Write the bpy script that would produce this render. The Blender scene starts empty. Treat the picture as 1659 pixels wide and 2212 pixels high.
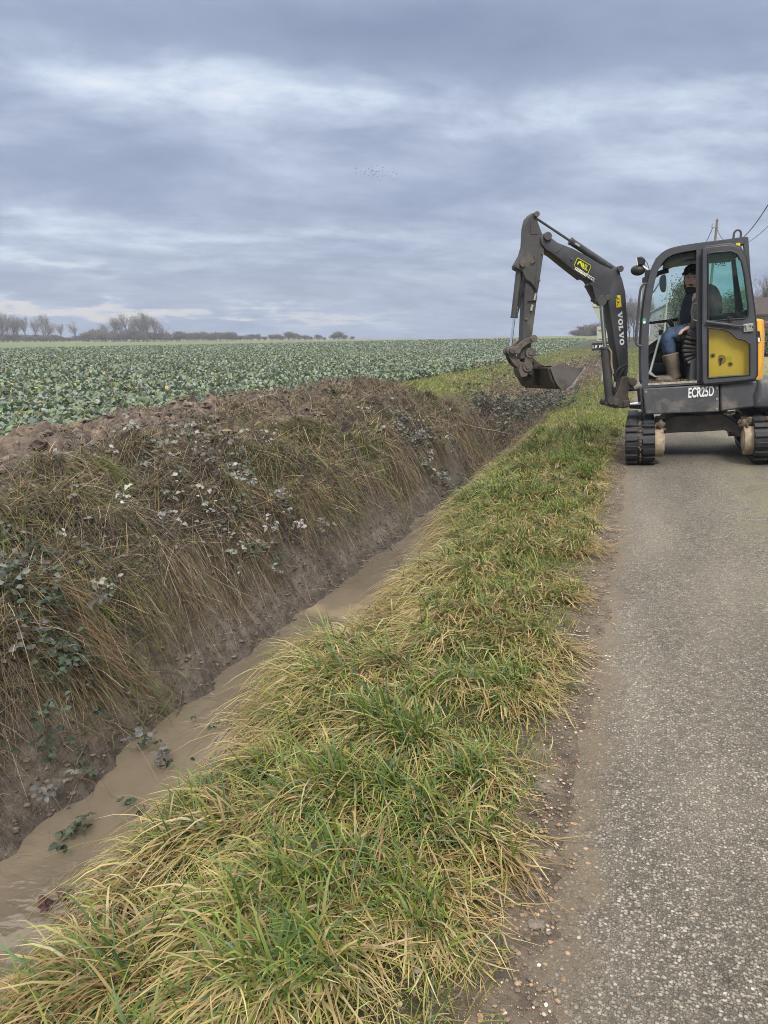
import bpy, bmesh, math, random
import numpy as np
from mathutils import Vector, Matrix
R = math.radians
rng = np.random.default_rng(7)
random.seed(7)
scn = bpy.context.scene
COL = scn.collection

# ------------------------------------------------------------------ camera
F, CU, CV = 1597.0, 829.5, 1106.0
PITCH, YAW, CAMH = R(13.2), R(18.9), 1.33
cam = bpy.data.cameras.new('camera')
cam.sensor_fit = 'VERTICAL'; cam.sensor_height = 36.0
cam.lens = 36.0 * F / 2212.0
cam.clip_start = 0.05; cam.clip_end = 5000
camo = bpy.data.objects.new('camera', cam); COL.objects.link(camo)
camo.location = (0, 0, CAMH); camo.rotation_euler = (R(90) - PITCH, 0, YAW)
scn.camera = camo
fw = np.array([-math.sin(YAW)*math.cos(PITCH), math.cos(YAW)*math.cos(PITCH), -math.sin(PITCH)])
rt = np.array([math.cos(YAW), math.sin(YAW), 0.0]); up = np.cross(rt, fw)
CAMP = np.array([0, 0, CAMH])
def ray(u, v): return fw + rt*(u-CU)/F + up*(CV-v)/F
def atY(u, v, Y):
    r = ray(u, v); return CAMP + r*(Y/r[1])
def atZ(u, v, Z):
    r = ray(u, v); return CAMP + r*((Z-CAMH)/r[2])
def atD(u, v, D):
    r = ray(u, v); return CAMP + r*(D/math.hypot(r[0], r[1]))

scn.view_settings.view_transform = 'Standard'; scn.view_settings.look = 'None'
scn.view_settings.exposure = 0.0; scn.view_settings.gamma = 1.0
scn.render.engine = 'CYCLES'
try:
    scn.cycles.use_denoising = True; scn.cycles.filter_width = 1.0; scn.cycles.denoising_prefilter = 'NONE'; scn.cycles.denoising_input_passes = 'RGB_ALBEDO_NORMAL'
    scn.cycles.max_bounces = 8; scn.cycles.transparent_max_bounces = 16
except Exception: pass

# ------------------------------------------------------------------ node helpers
def lin(r, g, b):
    def f(c):
        c /= 255.0
        return c/12.92 if c <= 0.04045 else ((c+0.055)/1.055)**2.4
    return (f(r), f(g), f(b), 1.0)
class NT:
    def __init__(s, tree): s.t = tree; s.n = tree.nodes; s.l = tree.links
    def new(s, typ, **kw):
        n = s.n.new(typ)
        for k, v in kw.items(): setattr(n, k, v)
        return n
    def put(s, sock, v):
        if hasattr(v, 'links') or isinstance(v, bpy.types.NodeSocket): s.l.new(v, sock)
        elif v is not None:
            try: sock.default_value = v
            except Exception: sock.default_value = (v, v, v)
    def math(s, op, a, b=None, c=None, clamp=False):
        n = s.new('ShaderNodeMath', operation=op, use_clamp=clamp)
        s.put(n.inputs[0], a)
        if b is not None: s.put(n.inputs[1], b)
        if c is not None: s.put(n.inputs[2], c)
        return n.outputs[0]
    def vmath(s, op, a, b=None, out=0):
        n = s.new('ShaderNodeVectorMath', operation=op)
        s.put(n.inputs[0], a)
        if b is not None:
            if op == 'SCALE': s.put(n.inputs[3], b)
            else: s.put(n.inputs[1], b)
        return n.outputs[out]
    def noise(s, vec, scale, detail=4, rough=0.5, dist=0.0, out='Fac'):
        n = s.new('ShaderNodeTexNoise')
        if vec is not None: s.put(n.inputs['Vector'], vec)
        n.inputs['Scale'].default_value = scale; n.inputs['Detail'].default_value = detail
        n.inputs['Roughness'].default_value = rough; n.inputs['Distortion'].default_value = dist
        return n.outputs[out]
    def mix(s, f, a, b, mode='MIX'):
        n = s.new('ShaderNodeMix', data_type='RGBA', blend_type=mode)
        s.put(n.inputs[0], f); s.put(n.inputs[6], a); s.put(n.inputs[7], b)
        return n.outputs[2]
    def ramp(s, f, stops, interp='LINEAR'):
        n = s.new('ShaderNodeValToRGB'); s.put(n.inputs[0], f)
        cr = n.color_ramp; cr.interpolation = interp
        while len(cr.elements) < len(stops): cr.elements.new(0.5)
        for e, (p, c) in zip(cr.elements, stops):
            e.position = p
            e.color = c if len(c) == 4 else (*c, 1.0)
        return n.outputs[0]
    def mr(s, v, a, b, c=0.0, d=1.0, smooth=True):
        n = s.new('ShaderNodeMapRange')
        n.interpolation_type = 'SMOOTHSTEP' if smooth else 'LINEAR'
        s.put(n.inputs[0], v)
        for i, x in enumerate((a, b, c, d)): n.inputs[i+1].default_value = x
        return n.outputs[0]
    def sep(s, v):
        n = s.new('ShaderNodeSeparateXYZ'); s.put(n.inputs[0], v); return n.outputs
    def comb(s, x, y, z):
        n = s.new('ShaderNodeCombineXYZ'); s.put(n.inputs[0], x); s.put(n.inputs[1], y); s.put(n.inputs[2], z); return n.outputs[0]

# ------------------------------------------------------------------ world: overcast sky
SUN_EL, SUN_AZ = R(46), R(158)
W = bpy.data.worlds.new('World'); scn.world = W; W.use_nodes = True
w = NT(W.node_tree); W.node_tree.nodes.clear()
wo = w.new('ShaderNodeOutputWorld'); bg = w.new('ShaderNodeBackground'); w.l.new(bg.outputs[0], wo.inputs[0])
tc = w.new('ShaderNodeTexCoord'); D = tc.outputs['Generated']
dx, dy, dz = w.sep(D)
dzc = w.math('MAXIMUM', dz, 0.0)
den = w.math('ADD', dzc, 0.17)
px = w.math('DIVIDE', dx, den); py = w.math('DIVIDE', dy, den)
P2 = w.comb(px, py, 0.0)
# bands run across the view direction
rot = w.new('ShaderNodeVectorRotate', rotation_type='Z_AXIS'); w.put(rot.inputs['Vector'], P2); rot.inputs['Angle'].default_value = -YAW - R(14)
PR = rot.outputs[0]
sc1 = w.vmath('MULTIPLY', PR, (1.0, 1.25, 1.0))
warp = w.noise(sc1, 0.9, 3, 0.5, out='Color')
sc2 = w.vmath('ADD', sc1, w.vmath('SCALE', w.vmath('SUBTRACT', warp, (0.5, 0.5, 0.5)), 0.7))
n1 = w.noise(sc2, 0.85, 5, 0.55)
n2 = w.noise(sc2, 2.6, 6, 0.6)
n3 = w.noise(w.vmath('MULTIPLY', PR, (0.6, 1.15, 1.0)), 5.5, 5, 0.6)
base = w.math('ADD', -0.07, w.math('ADD', w.math('MULTIPLY', n1, 0.52), w.math('ADD', w.math('MULTIPLY', n2, 0.42), w.math('MULTIPLY', n3, 0.26))))
# thin parts of the cloud deck at set directions (az/elev blobs)
def blob(u, v, ru, rv, amp, prev):
    r = ray(u, v); r = r/np.linalg.norm(r)
    r2 = ray(u+ru, v); r2 /= np.linalg.norm(r2); r3 = ray(u, v+rv); r3 /= np.linalg.norm(r3)
    az = math.atan2(r[0], r[1]); el = math.asin(r[2])
    daz = abs(math.atan2(r2[0], r2[1])-az); de = abs(math.asin(r3[2])-el)
    a = w.math('DIVIDE', w.math('SUBTRACT', AZ, az), daz); e = w.math('DIVIDE', w.math('SUBTRACT', EL, el), de)
    q = w.math('ADD', w.math('MULTIPLY', a, a), w.math('MULTIPLY', e, e))
    g = w.math('EXPONENT', w.math('MULTIPLY', q, -1.0))
    return w.math('ADD', prev, w.math('MULTIPLY', w.math('MULTIPLY', g, NM), amp*1.0))
wv = w.vmath('SUBTRACT', w.noise(PR, 1.6, 4, 0.6, out='Color'), (0.5, 0.5, 0.5))
wx, wy, wz = w.sep(wv)
AZ = w.math('ADD', w.math('ARCTAN2', dx, dy), w.math('MULTIPLY', wx, 0.22))
EL = w.math('ADD', w.math('ARCSINE', dz), w.math('MULTIPLY', wy, 0.10))
NM = w.math('ADD', 0.30, w.math('MULTIPLY', w.mr(w.math('ADD', w.math('MULTIPLY', n2, .6), w.math('MULTIPLY', n3, .4)), .25, .75), 0.9))
BL = [(560, 215, 330, 60, 0.30), (260, 160, 260, 50, 0.16), (1150, 240, 420, 45, 0.17), (1600, 230, 200, 60, 0.16),
      (520, 520, 420, 22, 0.16), (60, 480, 160, 22, 0.14), (120, 575, 260, 14, 0.22), (1450, 330, 260, 40, 0.09),
      (330, 682, 460, 13, 0.36), (60, 668, 240, 10, 0.30), (760, 655, 260, 10, 0.05),
      (800, 40, 700, 75, -0.26), (200, 370, 260, 60, -0.12), (980, 400, 300, 60, -0.07), (500, 440, 300, 30, -0.08), (700, 620, 700, 24, -0.05), (1250, 110, 420, 50, -0.10)]
for b in BL: base = blob(*b, base)
cl = w.ramp(base, [(0.30, lin(134, 149, 180)), (0.46, lin(155, 170, 198)), (0.57, lin(176, 190, 214)), (0.72, lin(204, 218, 238)), (0.92, lin(231, 240, 249))])
hz = w.mr(w.math('ARCSINE', dz), 0.0, 0.10)
cl = w.mix(w.math('MULTIPLY', w.math('SUBTRACT', 1.0, hz), 0.45), cl, lin(166, 180, 208))
lowwarm = w.math('MULTIPLY', w.mr(w.math('ARCSINE', dz), 0.115, 0.02), w.mr(base, 0.58, 0.85))
cl = w.mix(w.math('MULTIPLY', lowwarm, 0.7), cl, lin(226, 218, 212))
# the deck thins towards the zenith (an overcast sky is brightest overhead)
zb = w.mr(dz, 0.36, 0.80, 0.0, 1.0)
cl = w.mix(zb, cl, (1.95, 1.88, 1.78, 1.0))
nish = w.new('ShaderNodeTexSky', sky_type='NISHITA'); nish.sun_disc = False
nish.sun_elevation = SUN_EL; nish.sun_rotation = SUN_AZ
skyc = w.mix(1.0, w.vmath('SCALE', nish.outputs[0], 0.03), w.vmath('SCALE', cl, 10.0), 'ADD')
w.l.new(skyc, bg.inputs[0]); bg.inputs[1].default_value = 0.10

sl = bpy.data.lights.new('sun', 'SUN'); sl.energy = 2.8; sl.angle = R(18); sl.color = (1.0, 0.955, 0.89)
so = bpy.data.objects.new('sun', sl); COL.objects.link(so)
sd = Vector((math.sin(SUN_AZ)*math.cos(SUN_EL), math.cos(SUN_AZ)*math.cos(SUN_EL), math.sin(SUN_EL)))
so.rotation_euler = sd.to_track_quat('Z', 'Y').to_euler(); so.location = (0, 0, 30)

# ------------------------------------------------------------------ materials
MATS = {}
def mat(name, col, rough=0.6, metal=0.0, var=0.25, scale=6.0, bump=0.0, bscale=40.0, dirt=None, dirtamt=0.0, dscale=3.0, spec=0.5):
    """plain procedural surface: base colour broken up by noise, optional dirt patches and fine bump"""
    if name in MATS: return MATS[name]
    m = bpy.data.materials.new(name); m.use_nodes = True
    t = NT(m.node_tree); b = t.n['Principled BSDF']
    g = t.new('ShaderNodeTexCoord').outputs['Object']
    n = t.noise(g, scale, 5, 0.6)
    c = t.mix(t.mr(n, 0.3, 0.7), tuple(x*(1-var) for x in col[:3])+(1,), tuple(min(1, x*(1+var)) for x in col[:3])+(1,))
    r_ = t.math('ADD', rough-0.08, t.math('MULTIPLY', n, 0.16))
    if dirt is not None:
        dn = t.noise(g, dscale, 7, 0.65)
        f = t.math('MULTIPLY', t.mr(dn, 0.62-0.3*dirtamt, 0.78-0.25*dirtamt), min(1.0, 0.35+dirtamt))
        c = t.mix(f, c, dirt); r_ = t.math('ADD', r_, t.math('MULTIPLY', f, 0.3))
    t.put(b.inputs['Base Color'], c); t.put(b.inputs['Roughness'], r_)
    b.inputs['Metallic'].default_value = metal; b.inputs['Specular IOR Level'].default_value = spec
    if bump > 0:
        bp = t.new('ShaderNodeBump'); bp.inputs['Strength'].default_value = bump; bp.inputs['Distance'].default_value = 0.01
        t.put(bp.inputs['Height'], t.noise(g, bscale, 5, 0.6)); t.l.new(bp.outputs[0], b.inputs['Normal'])
    MATS[name] = m; return m
def attr_mat(name, rough=0.55, var=0.2, scale=30.0, bump=0.0, bscale=60.0, trans=0.0, spec=0.35, bd=0.01, wet=False, extra=None):
    m = bpy.data.materials.new(name); m.use_nodes = True
    t = NT(m.node_tree); b = t.n['Principled BSDF']
    a = t.new('ShaderNodeAttribute', attribute_name='col')
    g = t.new('ShaderNodeTexCoord').outputs['Object']
    n = t.noise(g, scale, 5, 0.62)
    k = t.mr(n, 0.28, 0.72, 1-var, 1+var)
    c = t.vmath('SCALE', a.outputs['Color'], k)
    t.put(b.inputs['Base Color'], c); b.inputs['Roughness'].default_value = rough
    b.inputs['Specular IOR Level'].default_value = spec
    if wet: t.put(b.inputs['Roughness'], t.math('SUBTRACT', rough, t.math('MULTIPLY', a.outputs['Alpha'], 0.5)))
    if bump > 0:
        bp = t.new('ShaderNodeBump'); bp.inputs['Strength'].default_value = bump; bp.inputs['Distance'].default_value = bd
        t.put(bp.inputs['Height'], t.math('ADD', t.noise(g, bscale, 6, 0.65), t.math('MULTIPLY', t.noise(g, bscale*0.22, 4, 0.6), 1.6)))
        t.l.new(bp.outputs[0], b.inputs['Normal'])
    if trans > 0:
        o = t.n['Material Output']; tr = t.new('ShaderNodeBsdfTranslucent'); t.put(tr.inputs[0], c)
        mx = t.new('ShaderNodeMixShader'); mx.inputs[0].default_value = trans
        t.l.new(b.outputs[0], mx.inputs[1]); t.l.new(tr.outputs[0], mx.inputs[2]); t.l.new(mx.outputs[0], o.inputs[0])
    MATS[name] = m; return m
def glass(name, tint, refl=0.10, film=0.14):
    m = bpy.data.materials.new(name); m.use_nodes = True
    t = NT(m.node_tree); t.n.clear(); o = t.new('ShaderNodeOutputMaterial')
    tr = t.new('ShaderNodeBsdfTransparent'); tr.inputs[0].default_value = (*tint, 1)
    gl = t.new('ShaderNodeBsdfGlossy'); gl.inputs['Roughness'].default_value = 0.04
    df = t.new('ShaderNodeBsdfDiffuse'); df.inputs[0].default_value = (0.42, 0.46, 0.42, 1)
    fr = t.new('ShaderNodeFresnel'); fr.inputs[0].default_value = 1.45
    g = t.new('ShaderNodeTexCoord').outputs['Object']
    dirt = t.math('MULTIPLY', t.mr(t.noise(g, 5, 6, 0.65), 0.45, 0.8), film)
    m1 = t.new('ShaderNodeMixShader'); t.put(m1.inputs[0], t.math('MULTIPLY', fr.outputs[0], refl*10)); t.l.new(tr.outputs[0], m1.inputs[1]); t.l.new(gl.outputs[0], m1.inputs[2])
    m2 = t.new('ShaderNodeMixShader'); t.put(m2.inputs[0], dirt); t.l.new(m1.outputs[0], m2.inputs[1]); t.l.new(df.outputs[0], m2.inputs[2])
    t.l.new(m2.outputs[0], o.inputs[0]); MATS[name] = m; return m

MUD = (0.17, 0.125, 0.085, 1)
M_grey = mat('grey_paint', (0.052, 0.053, 0.059), 0.40, var=0.25, scale=5, bump=0.06, bscale=90, dirt=(0.105, 0.096, 0.086, 1), dirtamt=0.12, dscale=4)
M_body = mat('body_grey_paint', (0.075, 0.077, 0.082), 0.42, var=0.15, scale=4, bump=0.04, bscale=60, dirt=(0.20, 0.175, 0.14, 1), dirtamt=0.42, dscale=5)
M_stick = mat('dusty_grey_paint', (0.062, 0.060, 0.058), 0.5, var=0.2, scale=5, bump=0.06, bscale=80, dirt=(0.16, 0.14, 0.11, 1), dirtamt=0.3, dscale=4)
M_frame = mat('cab_frame_paint', (0.062, 0.064, 0.074), 0.45, var=0.12, scale=6)
M_rub = mat('black_rubber', (0.014, 0.014, 0.016), 0.55, var=0.3, scale=12, bump=0.15, bscale=70, dirt=(0.10, 0.08, 0.06, 1), dirtamt=0.26, dscale=11)
M_blk = mat('black_plastic', (0.016, 0.016, 0.017), 0.5, var=0.2)
M_steel = mat('worn_bucket_steel', (0.055, 0.047, 0.042), 0.45, 0.35, var=0.45, scale=5, bump=0.12, bscale=35, dirt=(0.15, 0.115, 0.08, 1), dirtamt=0.35, dscale=6)
M_plate = mat('pale_side_steel', (0.13, 0.115, 0.105), 0.5, 0.35, var=0.35, scale=5, bump=0.1, bscale=35, dirt=(0.09, 0.066, 0.05, 1), dirtamt=0.3, dscale=5)
M_link = mat('muddy_link_steel', (0.105, 0.088, 0.073), 0.6, 0.1, var=0.35, scale=9, bump=0.15, bscale=50, dirt=(0.18, 0.145, 0.11, 1), dirtamt=0.3, dscale=8)
M_chr = mat('chrome_rod', (0.72, 0.75, 0.80), 0.14, 0.95, var=0.08)
M_yel = mat('yellow_panel_paint', (0.92, 0.66, 0.09), 0.4, var=0.05, scale=3, dirt=(0.70, 0.52, 0.14, 1), dirtamt=0.1, dscale=5)
M_org = mat('orange_yellow_paint', (0.78, 0.38, 0.03), 0.4, var=0.06)
M_tan = mat('muddy_idler', (0.33, 0.26, 0.175), 0.75, var=0.3, scale=12, bump=0.3, bscale=40, dirt=(0.10, 0.075, 0.05, 1), dirtamt=0.25, dscale=9)
M_under = mat('muddy_undercarriage', (0.125, 0.108, 0.088), 0.7, var=0.3, scale=5, bump=0.2, bscale=30, dirt=(0.21, 0.165, 0.115, 1), dirtamt=0.35, dscale=3)
M_mudlump = mat('caked_mud', (0.13, 0.095, 0.065), 0.9, var=0.4, scale=30, bump=0.5, bscale=60)
M_white = mat('white_lettering', (0.80, 0.80, 0.80), 0.5, var=0.06)
M_ystk = mat('yellow_sticker', (0.78, 0.58, 0.03), 0.45, var=0.06)
M_glime = mat('lime_sticker', (0.60, 0.62, 0.03), 0.45, var=0.06)
M_green = mat('green_sticker', (0.05, 0.36, 0.17), 0.45, var=0.06)
M_zinc = mat('zinc_latch', (0.40, 0.40, 0.36), 0.4, 0.5, var=0.2, scale=30)
M_alu = mat('pale_lever_metal', (0.50, 0.58, 0.56), 0.35, 0.2, var=0.1)
M_seat = mat('seat_fabric', (0.022, 0.024, 0.025), 0.85, var=0.3, scale=30)
M_bel = mat('dusty_bellows_rubber', (0.05, 0.047, 0.043), 0.6, var=0.3, scale=14, dirt=(0.30, 0.26, 0.2, 1), dirtamt=0.3, dscale=7)
M_glass = glass('tinted_cab_glass', (0.80, 0.95, 0.90), 0.10)
M_gdoor = glass('green_door_glass', (0.47, 0.79, 0.70), 0.10)
M_glow = glass('clear_lower_glass', (0.97, 0.98, 0.93), 0.07, 0.04)
M_bark = mat('far_bark', (0.105, 0.095, 0.090), 0.9, var=0.3)
M_twig = mat('far_twigs', (0.125, 0.112, 0.105), 0.9, var=0.3)
M_stickbark = mat('dead_stick_bark', (0.11, 0.085, 0.065), 0.85, var=0.4, scale=25, bump=0.3, bscale=120)
M_redbark = mat('red_brown_bark', (0.20, 0.085, 0.05), 0.8, var=0.4, scale=25, bump=0.3, bscale=120)
M_sgn = mat('sign_back_grey', (0.42, 0.45, 0.36), 0.55, var=0.1, dirt=(0.3, 0.32, 0.22, 1), dirtamt=0.2)
M_pole = mat('weathered_pole_wood', (0.19, 0.155, 0.115), 0.9, var=0.3, scale=4)
M_wire = mat('black_cable', (0.02, 0.02, 0.024), 0.6)

# ------------------------------------------------------------------ naming
def tag(o, label=None, cat=None, group=None, kind=None):
    if label: o['label'] = label
    if cat: o['category'] = cat
    if group: o['group'] = group
    if kind: o['kind'] = kind
    return o
def empty(name, loc, label, cat, group=None):
    o = bpy.data.objects.new(name, None); COL.objects.link(o); o.location = loc
    o.empty_display_size = 0.1
    return tag(o, label, cat, group)

# ------------------------------------------------------------------ mesh helpers
def npmesh(name, V, faces, material, cols=None, parent=None, smooth=True, origin=None):
    """V (n,3); faces list of int arrays each (m,k)"""
    V = np.asarray(V, dtype=np.float64)
    if origin is not None: V = V - np.asarray(origin)
    me = bpy.data.meshes.new(name)
    me.vertices.add(len(V)); me.vertices.foreach_set('co', V.astype(np.float32).ravel())
    faces = [np.asarray(f) for f in faces if len(f)]
    tot = sum(f.size for f in faces); nf = sum(len(f) for f in faces)
    me.loops.add(tot); me.polygons.add(nf)
    me.loops.foreach_set('vertex_index', np.concatenate([f.ravel() for f in faces]).astype(np.int32))
    ls = np.concatenate([np.full(len(f), f.shape[1]) for f in faces]); st = np.concatenate([[0], np.cumsum(ls)[:-1]])
    me.polygons.foreach_set('loop_start', st.astype(np.int32))
    me.polygons.foreach_set('use_smooth', np.full(nf, smooth))
    if cols is not None:
        at = me.color_attributes.new('col', 'FLOAT_COLOR', 'POINT')
        c4 = np.ones((len(V), 4), np.float32); c4[:, :cols.shape[1]] = cols
        if cols.shape[1] == 3: c4[:, 3] = 0
        at.data.foreach_set('color', c4.ravel())
    me.update(calc_edges=True)
    me.materials.append(material)
    o = bpy.data.objects.new(name, me); COL.objects.link(o)
    if parent is not None: o.parent = parent
    return o

class MB:
    def __init__(s): s.v = []; s.f = []
    def _add0(s, V, Fs):
        k = len(s.v); s.v += [tuple(map(float, p)) for p in V]; s.f += [tuple(i+k for i in f) for f in Fs]
    def prism(s, pts, ext):
        """closed outline (3-D points) pushed along vector ext"""
        n = len(pts); e = np.asarray(ext, float)
        A = [np.asarray(p, float) for p in pts]; B = [p+e for p in A]
        s.add(A+B, [tuple(range(n))[::-1], tuple(range(n, 2*n))] + [(i, (i+1) % n, n+(i+1) % n, n+i) for i in range(n)])
    def ring(s, outer, inner, ext):
        n = len(outer); e = np.asarray(ext, float)
        O = [np.asarray(p, float) for p in outer]; I = [np.asarray(p, float) for p in inner]
        V = O+I+[p+e for p in O]+[p+e for p in I]; Fs = []
        for i in range(n):
            j = (i+1) % n
            Fs += [(i, n+i, n+j, j), (2*n+i, 2*n+j, 3*n+j, 3*n+i), (i, j, 2*n+j, 2*n+i), (n+i, 3*n+i, 3*n+j, n+j)]
        s.add(V, Fs)
    def box(s, c, size, ax=None):
        c = np.asarray(c, float); h = np.asarray(size, float)/2
        A = np.eye(3) if ax is None else np.asarray(ax, float)
        V = [c+A[0]*h[0]*i+A[1]*h[1]*j+A[2]*h[2]*k for k in (-1, 1) for j in (-1, 1) for i in (-1, 1)]
        s.add(V, [(0, 2, 3, 1), (4, 5, 7, 6), (0, 1, 5, 4), (2, 6, 7, 3), (0, 4, 6, 2), (1, 3, 7, 5)])
    def tube(s, pts, rad, n=10, cap=True):
        P = [np.asarray(p, float) for p in pts]; m = len(P)
        rs = rad if hasattr(rad, '__len__') else [rad]*m
        V = []; prev = None
        for i in range(m):
            t = P[min(i+1, m-1)]-P[max(i-1, 0)]; t = t/(np.linalg.norm(t)+1e-9)
            a = np.array([0, 0, 1.0]) if prev is None else prev
            if prev is None and abs(t[2]) > 0.9: a = np.array([1.0, 0, 0])
            x = a-t*(a@t); x /= np.linalg.norm(x)+1e-9; prev = x; y = np.cross(t, x)
            V += [P[i]+rs[i]*(x*math.cos(2*math.pi*k/n)+y*math.sin(2*math.pi*k/n)) for k in range(n)]
        Fs = [(i*n+k, i*n+(k+1) % n, (i+1)*n+(k+1) % n, (i+1)*n+k) for i in range(m-1) for k in range(n)]
        if cap: Fs += [tuple(range(n))[::-1], tuple((m-1)*n+k for k in range(n))]
        s.add(V, Fs)
    def ball(s, c, r, nu=14, nv=9, ax=None):
        c = np.asarray(c, float); r = np.asarray(r if hasattr(r, '__len__') else (r, r, r), float)
        A = np.eye(3) if ax is None else np.asarray(ax, float); V = []
        for j in range(nv+1):
            th = math.pi*j/nv
            for i in range(nu):
                ph = 2*math.pi*i/nu; q = np.array([math.sin(th)*math.cos(ph), math.sin(th)*math.sin(ph), math.cos(th)])*r
                V.append(c+q[0]*A[0]+q[1]*A[1]+q[2]*A[2])
        s.add(V, [(j*nu+i, (j+1)*nu+i, (j+1)*nu+(i+1) % nu, j*nu+(i+1) % nu) for j in range(nv) for i in range(nu)])
    def add(s, V, Fs):
        k = len(s.v); s.marks = getattr(s, 'marks', []); s.marks.append((k, len(s.f))); s.v += [tuple(map(float, p)) for p in V]; s.f += [tuple(i+k for i in f) for f in Fs]
    def each(s, name, material, parent=None, step=1, **kw):
        """every added piece (or run of step pieces) as an object of its own"""
        mk = s.marks[::step]+[(len(s.v), len(s.f))]; out = []
        for (v0, f0), (v1, f1) in zip(mk[:-1], mk[1:]):
            m = MB(); m.v = s.v[v0:v1]; m.f = [tuple(i-v0 for i in f) for f in s.f[f0:f1]]; out.append(m.build(name, material, parent, **kw))
        return out
    def build(s, name, material, parent=None, bevel=0.0, seg=2, smooth=35, origin=None):
        me = bpy.data.meshes.new(name)
        o0 = np.asarray(origin if origin is not None else ORIGIN(parent))
        me.from_pydata([tuple(np.asarray(p)-o0) for p in s.v], [], s.f)
        bm = bmesh.new(); bm.from_mesh(me)
        bmesh.ops.remove_doubles(bm, verts=bm.verts, dist=1e-5)
        bmesh.ops.recalc_face_normals(bm, faces=bm.faces)
        bm.to_mesh(me); bm.free()
        me.polygons.foreach_set('use_smooth', [True]*len(me.polygons))
        me.set_sharp_from_angle(angle=R(smooth)); me.materials.append(material); me.update()
        o = bpy.data.objects.new(name, me); COL.objects.link(o)
        if parent is not None: o.parent = parent
        elif origin is not None: o.location = tuple(o0)
        if bevel:
            b = o.modifiers.new('edge', 'BEVEL'); b.width = bevel; b.segments = seg; b.limit_method = 'ANGLE'; b.angle_limit = R(40)
        return o
def ORIGIN(parent):
    if parent is None: return (0, 0, 0)
    p = parent
    while p.parent is not None: p = p.parent
    return tuple(p.location)
def resample(pts, n, closed=True):
    P = [np.asarray(p, float) for p in pts]
    if closed: P = P+[P[0]]
    L = np.cumsum([0]+[np.linalg.norm(P[i+1]-P[i]) for i in range(len(P)-1)])
    ts = np.linspace(0, L[-1], n, endpoint=not closed)
    A = np.array(P)
    return [np.array([np.interp(t, L, A[:, k]) for k in range(3)]) for t in ts]
def chaikin(pts, it=2, closed=True):
    P = [np.asarray(p, float) for p in pts]
    for _ in range(it):
        Q = []
        m = len(P)
        for i in range(m if closed else m-1):
            a, b = P[i], P[(i+1) % m]; Q += [a*0.75+b*0.25, a*0.25+b*0.75]
        if not closed: Q = [P[0]]+Q+[P[-1]]
        P = Q
    return P

# ------------------------------------------------------------------ terrain
def _h(ix, iy, s):
    n = (ix*374761393 + iy*668265263 + s*974711) & 0xffffffff
    n = ((n ^ (n >> 13))*1274126177) & 0xffffffff
    return ((n ^ (n >> 16)) & 0xffff)/65535.0
def vnoise(x, y, s=0):
    x = np.asarray(x, float); y = np.asarray(y, float)
    ix = np.floor(x).astype(np.int64); iy = np.floor(y).astype(np.int64)
    fx = x-ix; fy = y-iy; fx = fx*fx*(3-2*fx); fy = fy*fy*(3-2*fy)
    return (_h(ix, iy, s)*(1-fx)+_h(ix+1, iy, s)*fx)*(1-fy)+(_h(ix, iy+1, s)*(1-fx)+_h(ix+1, iy+1, s)*fx)*fy
def fbm(x, y, s=0, o=4, g=0.5):
    a = 1.0; t = 0; f = 1.0; z = 0
    for k in range(o):
        z = z+a*vnoise(np.asarray(x)*f+k*17.3, np.asarray(y)*f-k*9.1, s+k); t += a; a *= g; f *= 2.03
    return z/t-0.5
def ss(x, a, b):
    t = np.clip((np.asarray(x, float)-a)/(b-a), 0, 1); return t*t*(3-2*t)
FIELD_X, FIELD_Y = -68.0, 118.0     # far corner of the crop
WATER_Z = -0.915
PX = [-9.0, -6.9, -6.2, -5.7, -5.2, -4.6, -4.0, -3.5, -3.15, -2.97, -2.86, -2.74, -2.58, -2.46, -1.95, -1.64, -1.52, -1.38, -1.24, -1.05, -0.8, -0.35, -0.12, 0.0, 1.5, 3.2, 3.6, 5.0]
PZ = [0.10, 0.10, 0.16, 0.36, 0.47, 0.46, 0.36, 0.20, 0.00, -0.14, -0.42, -0.66, -0.88, -0.99, -0.97, -0.86, -0.64, -0.34, -0.14, -0.04, 0.02, 0.015, -0.01, -0.012, 0.07, 0.06, 0.10, 0.12]
PZ2 = [0.10, 0.10, 0.10, 0.09, 0.08, 0.06, 0.02, -0.02, -0.06, -0.10, -0.16, -0.20, -0.24, -0.26, -0.24, -0.18, -0.12, -0.06, -0.02, 0.0, 0.03, 0.015, -0.01, -0.012, 0.07, 0.06, 0.10, 0.12]
def far_z(x, y):
    """slow relief of fields"""
    d = np.hypot(x, y)
    z = 1.75*ss(y, 45, 170)*(1-ss(-x, 12, 85)) * (x < 60)
    z = z + 1.0*ss(y, 150, 330)*ss(-x, 0, 60)*(1-0.9*ss(-x, 60, 260))
    z = z - 0.12*ss(-x, 60, 110)
    z = z + 1.15*ss(x, 4.5, 30)*ss(y, 18, 60)
    return z
def vshift(y):
    """how far the grassy lip stands out over the ditch"""
    y = np.asarray(y, float); return 0.26*ss(y, 4.9, 6.6)+0.14*np.exp(-((y-2.8)/0.45)**2)-0.06*np.exp(-((y-1.95)/0.3)**2)-0.10*(1-ss(y, 1.0, 1.5))+0.10*fbm(y*1.7, y*0+2.2, 13, 3)
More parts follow.
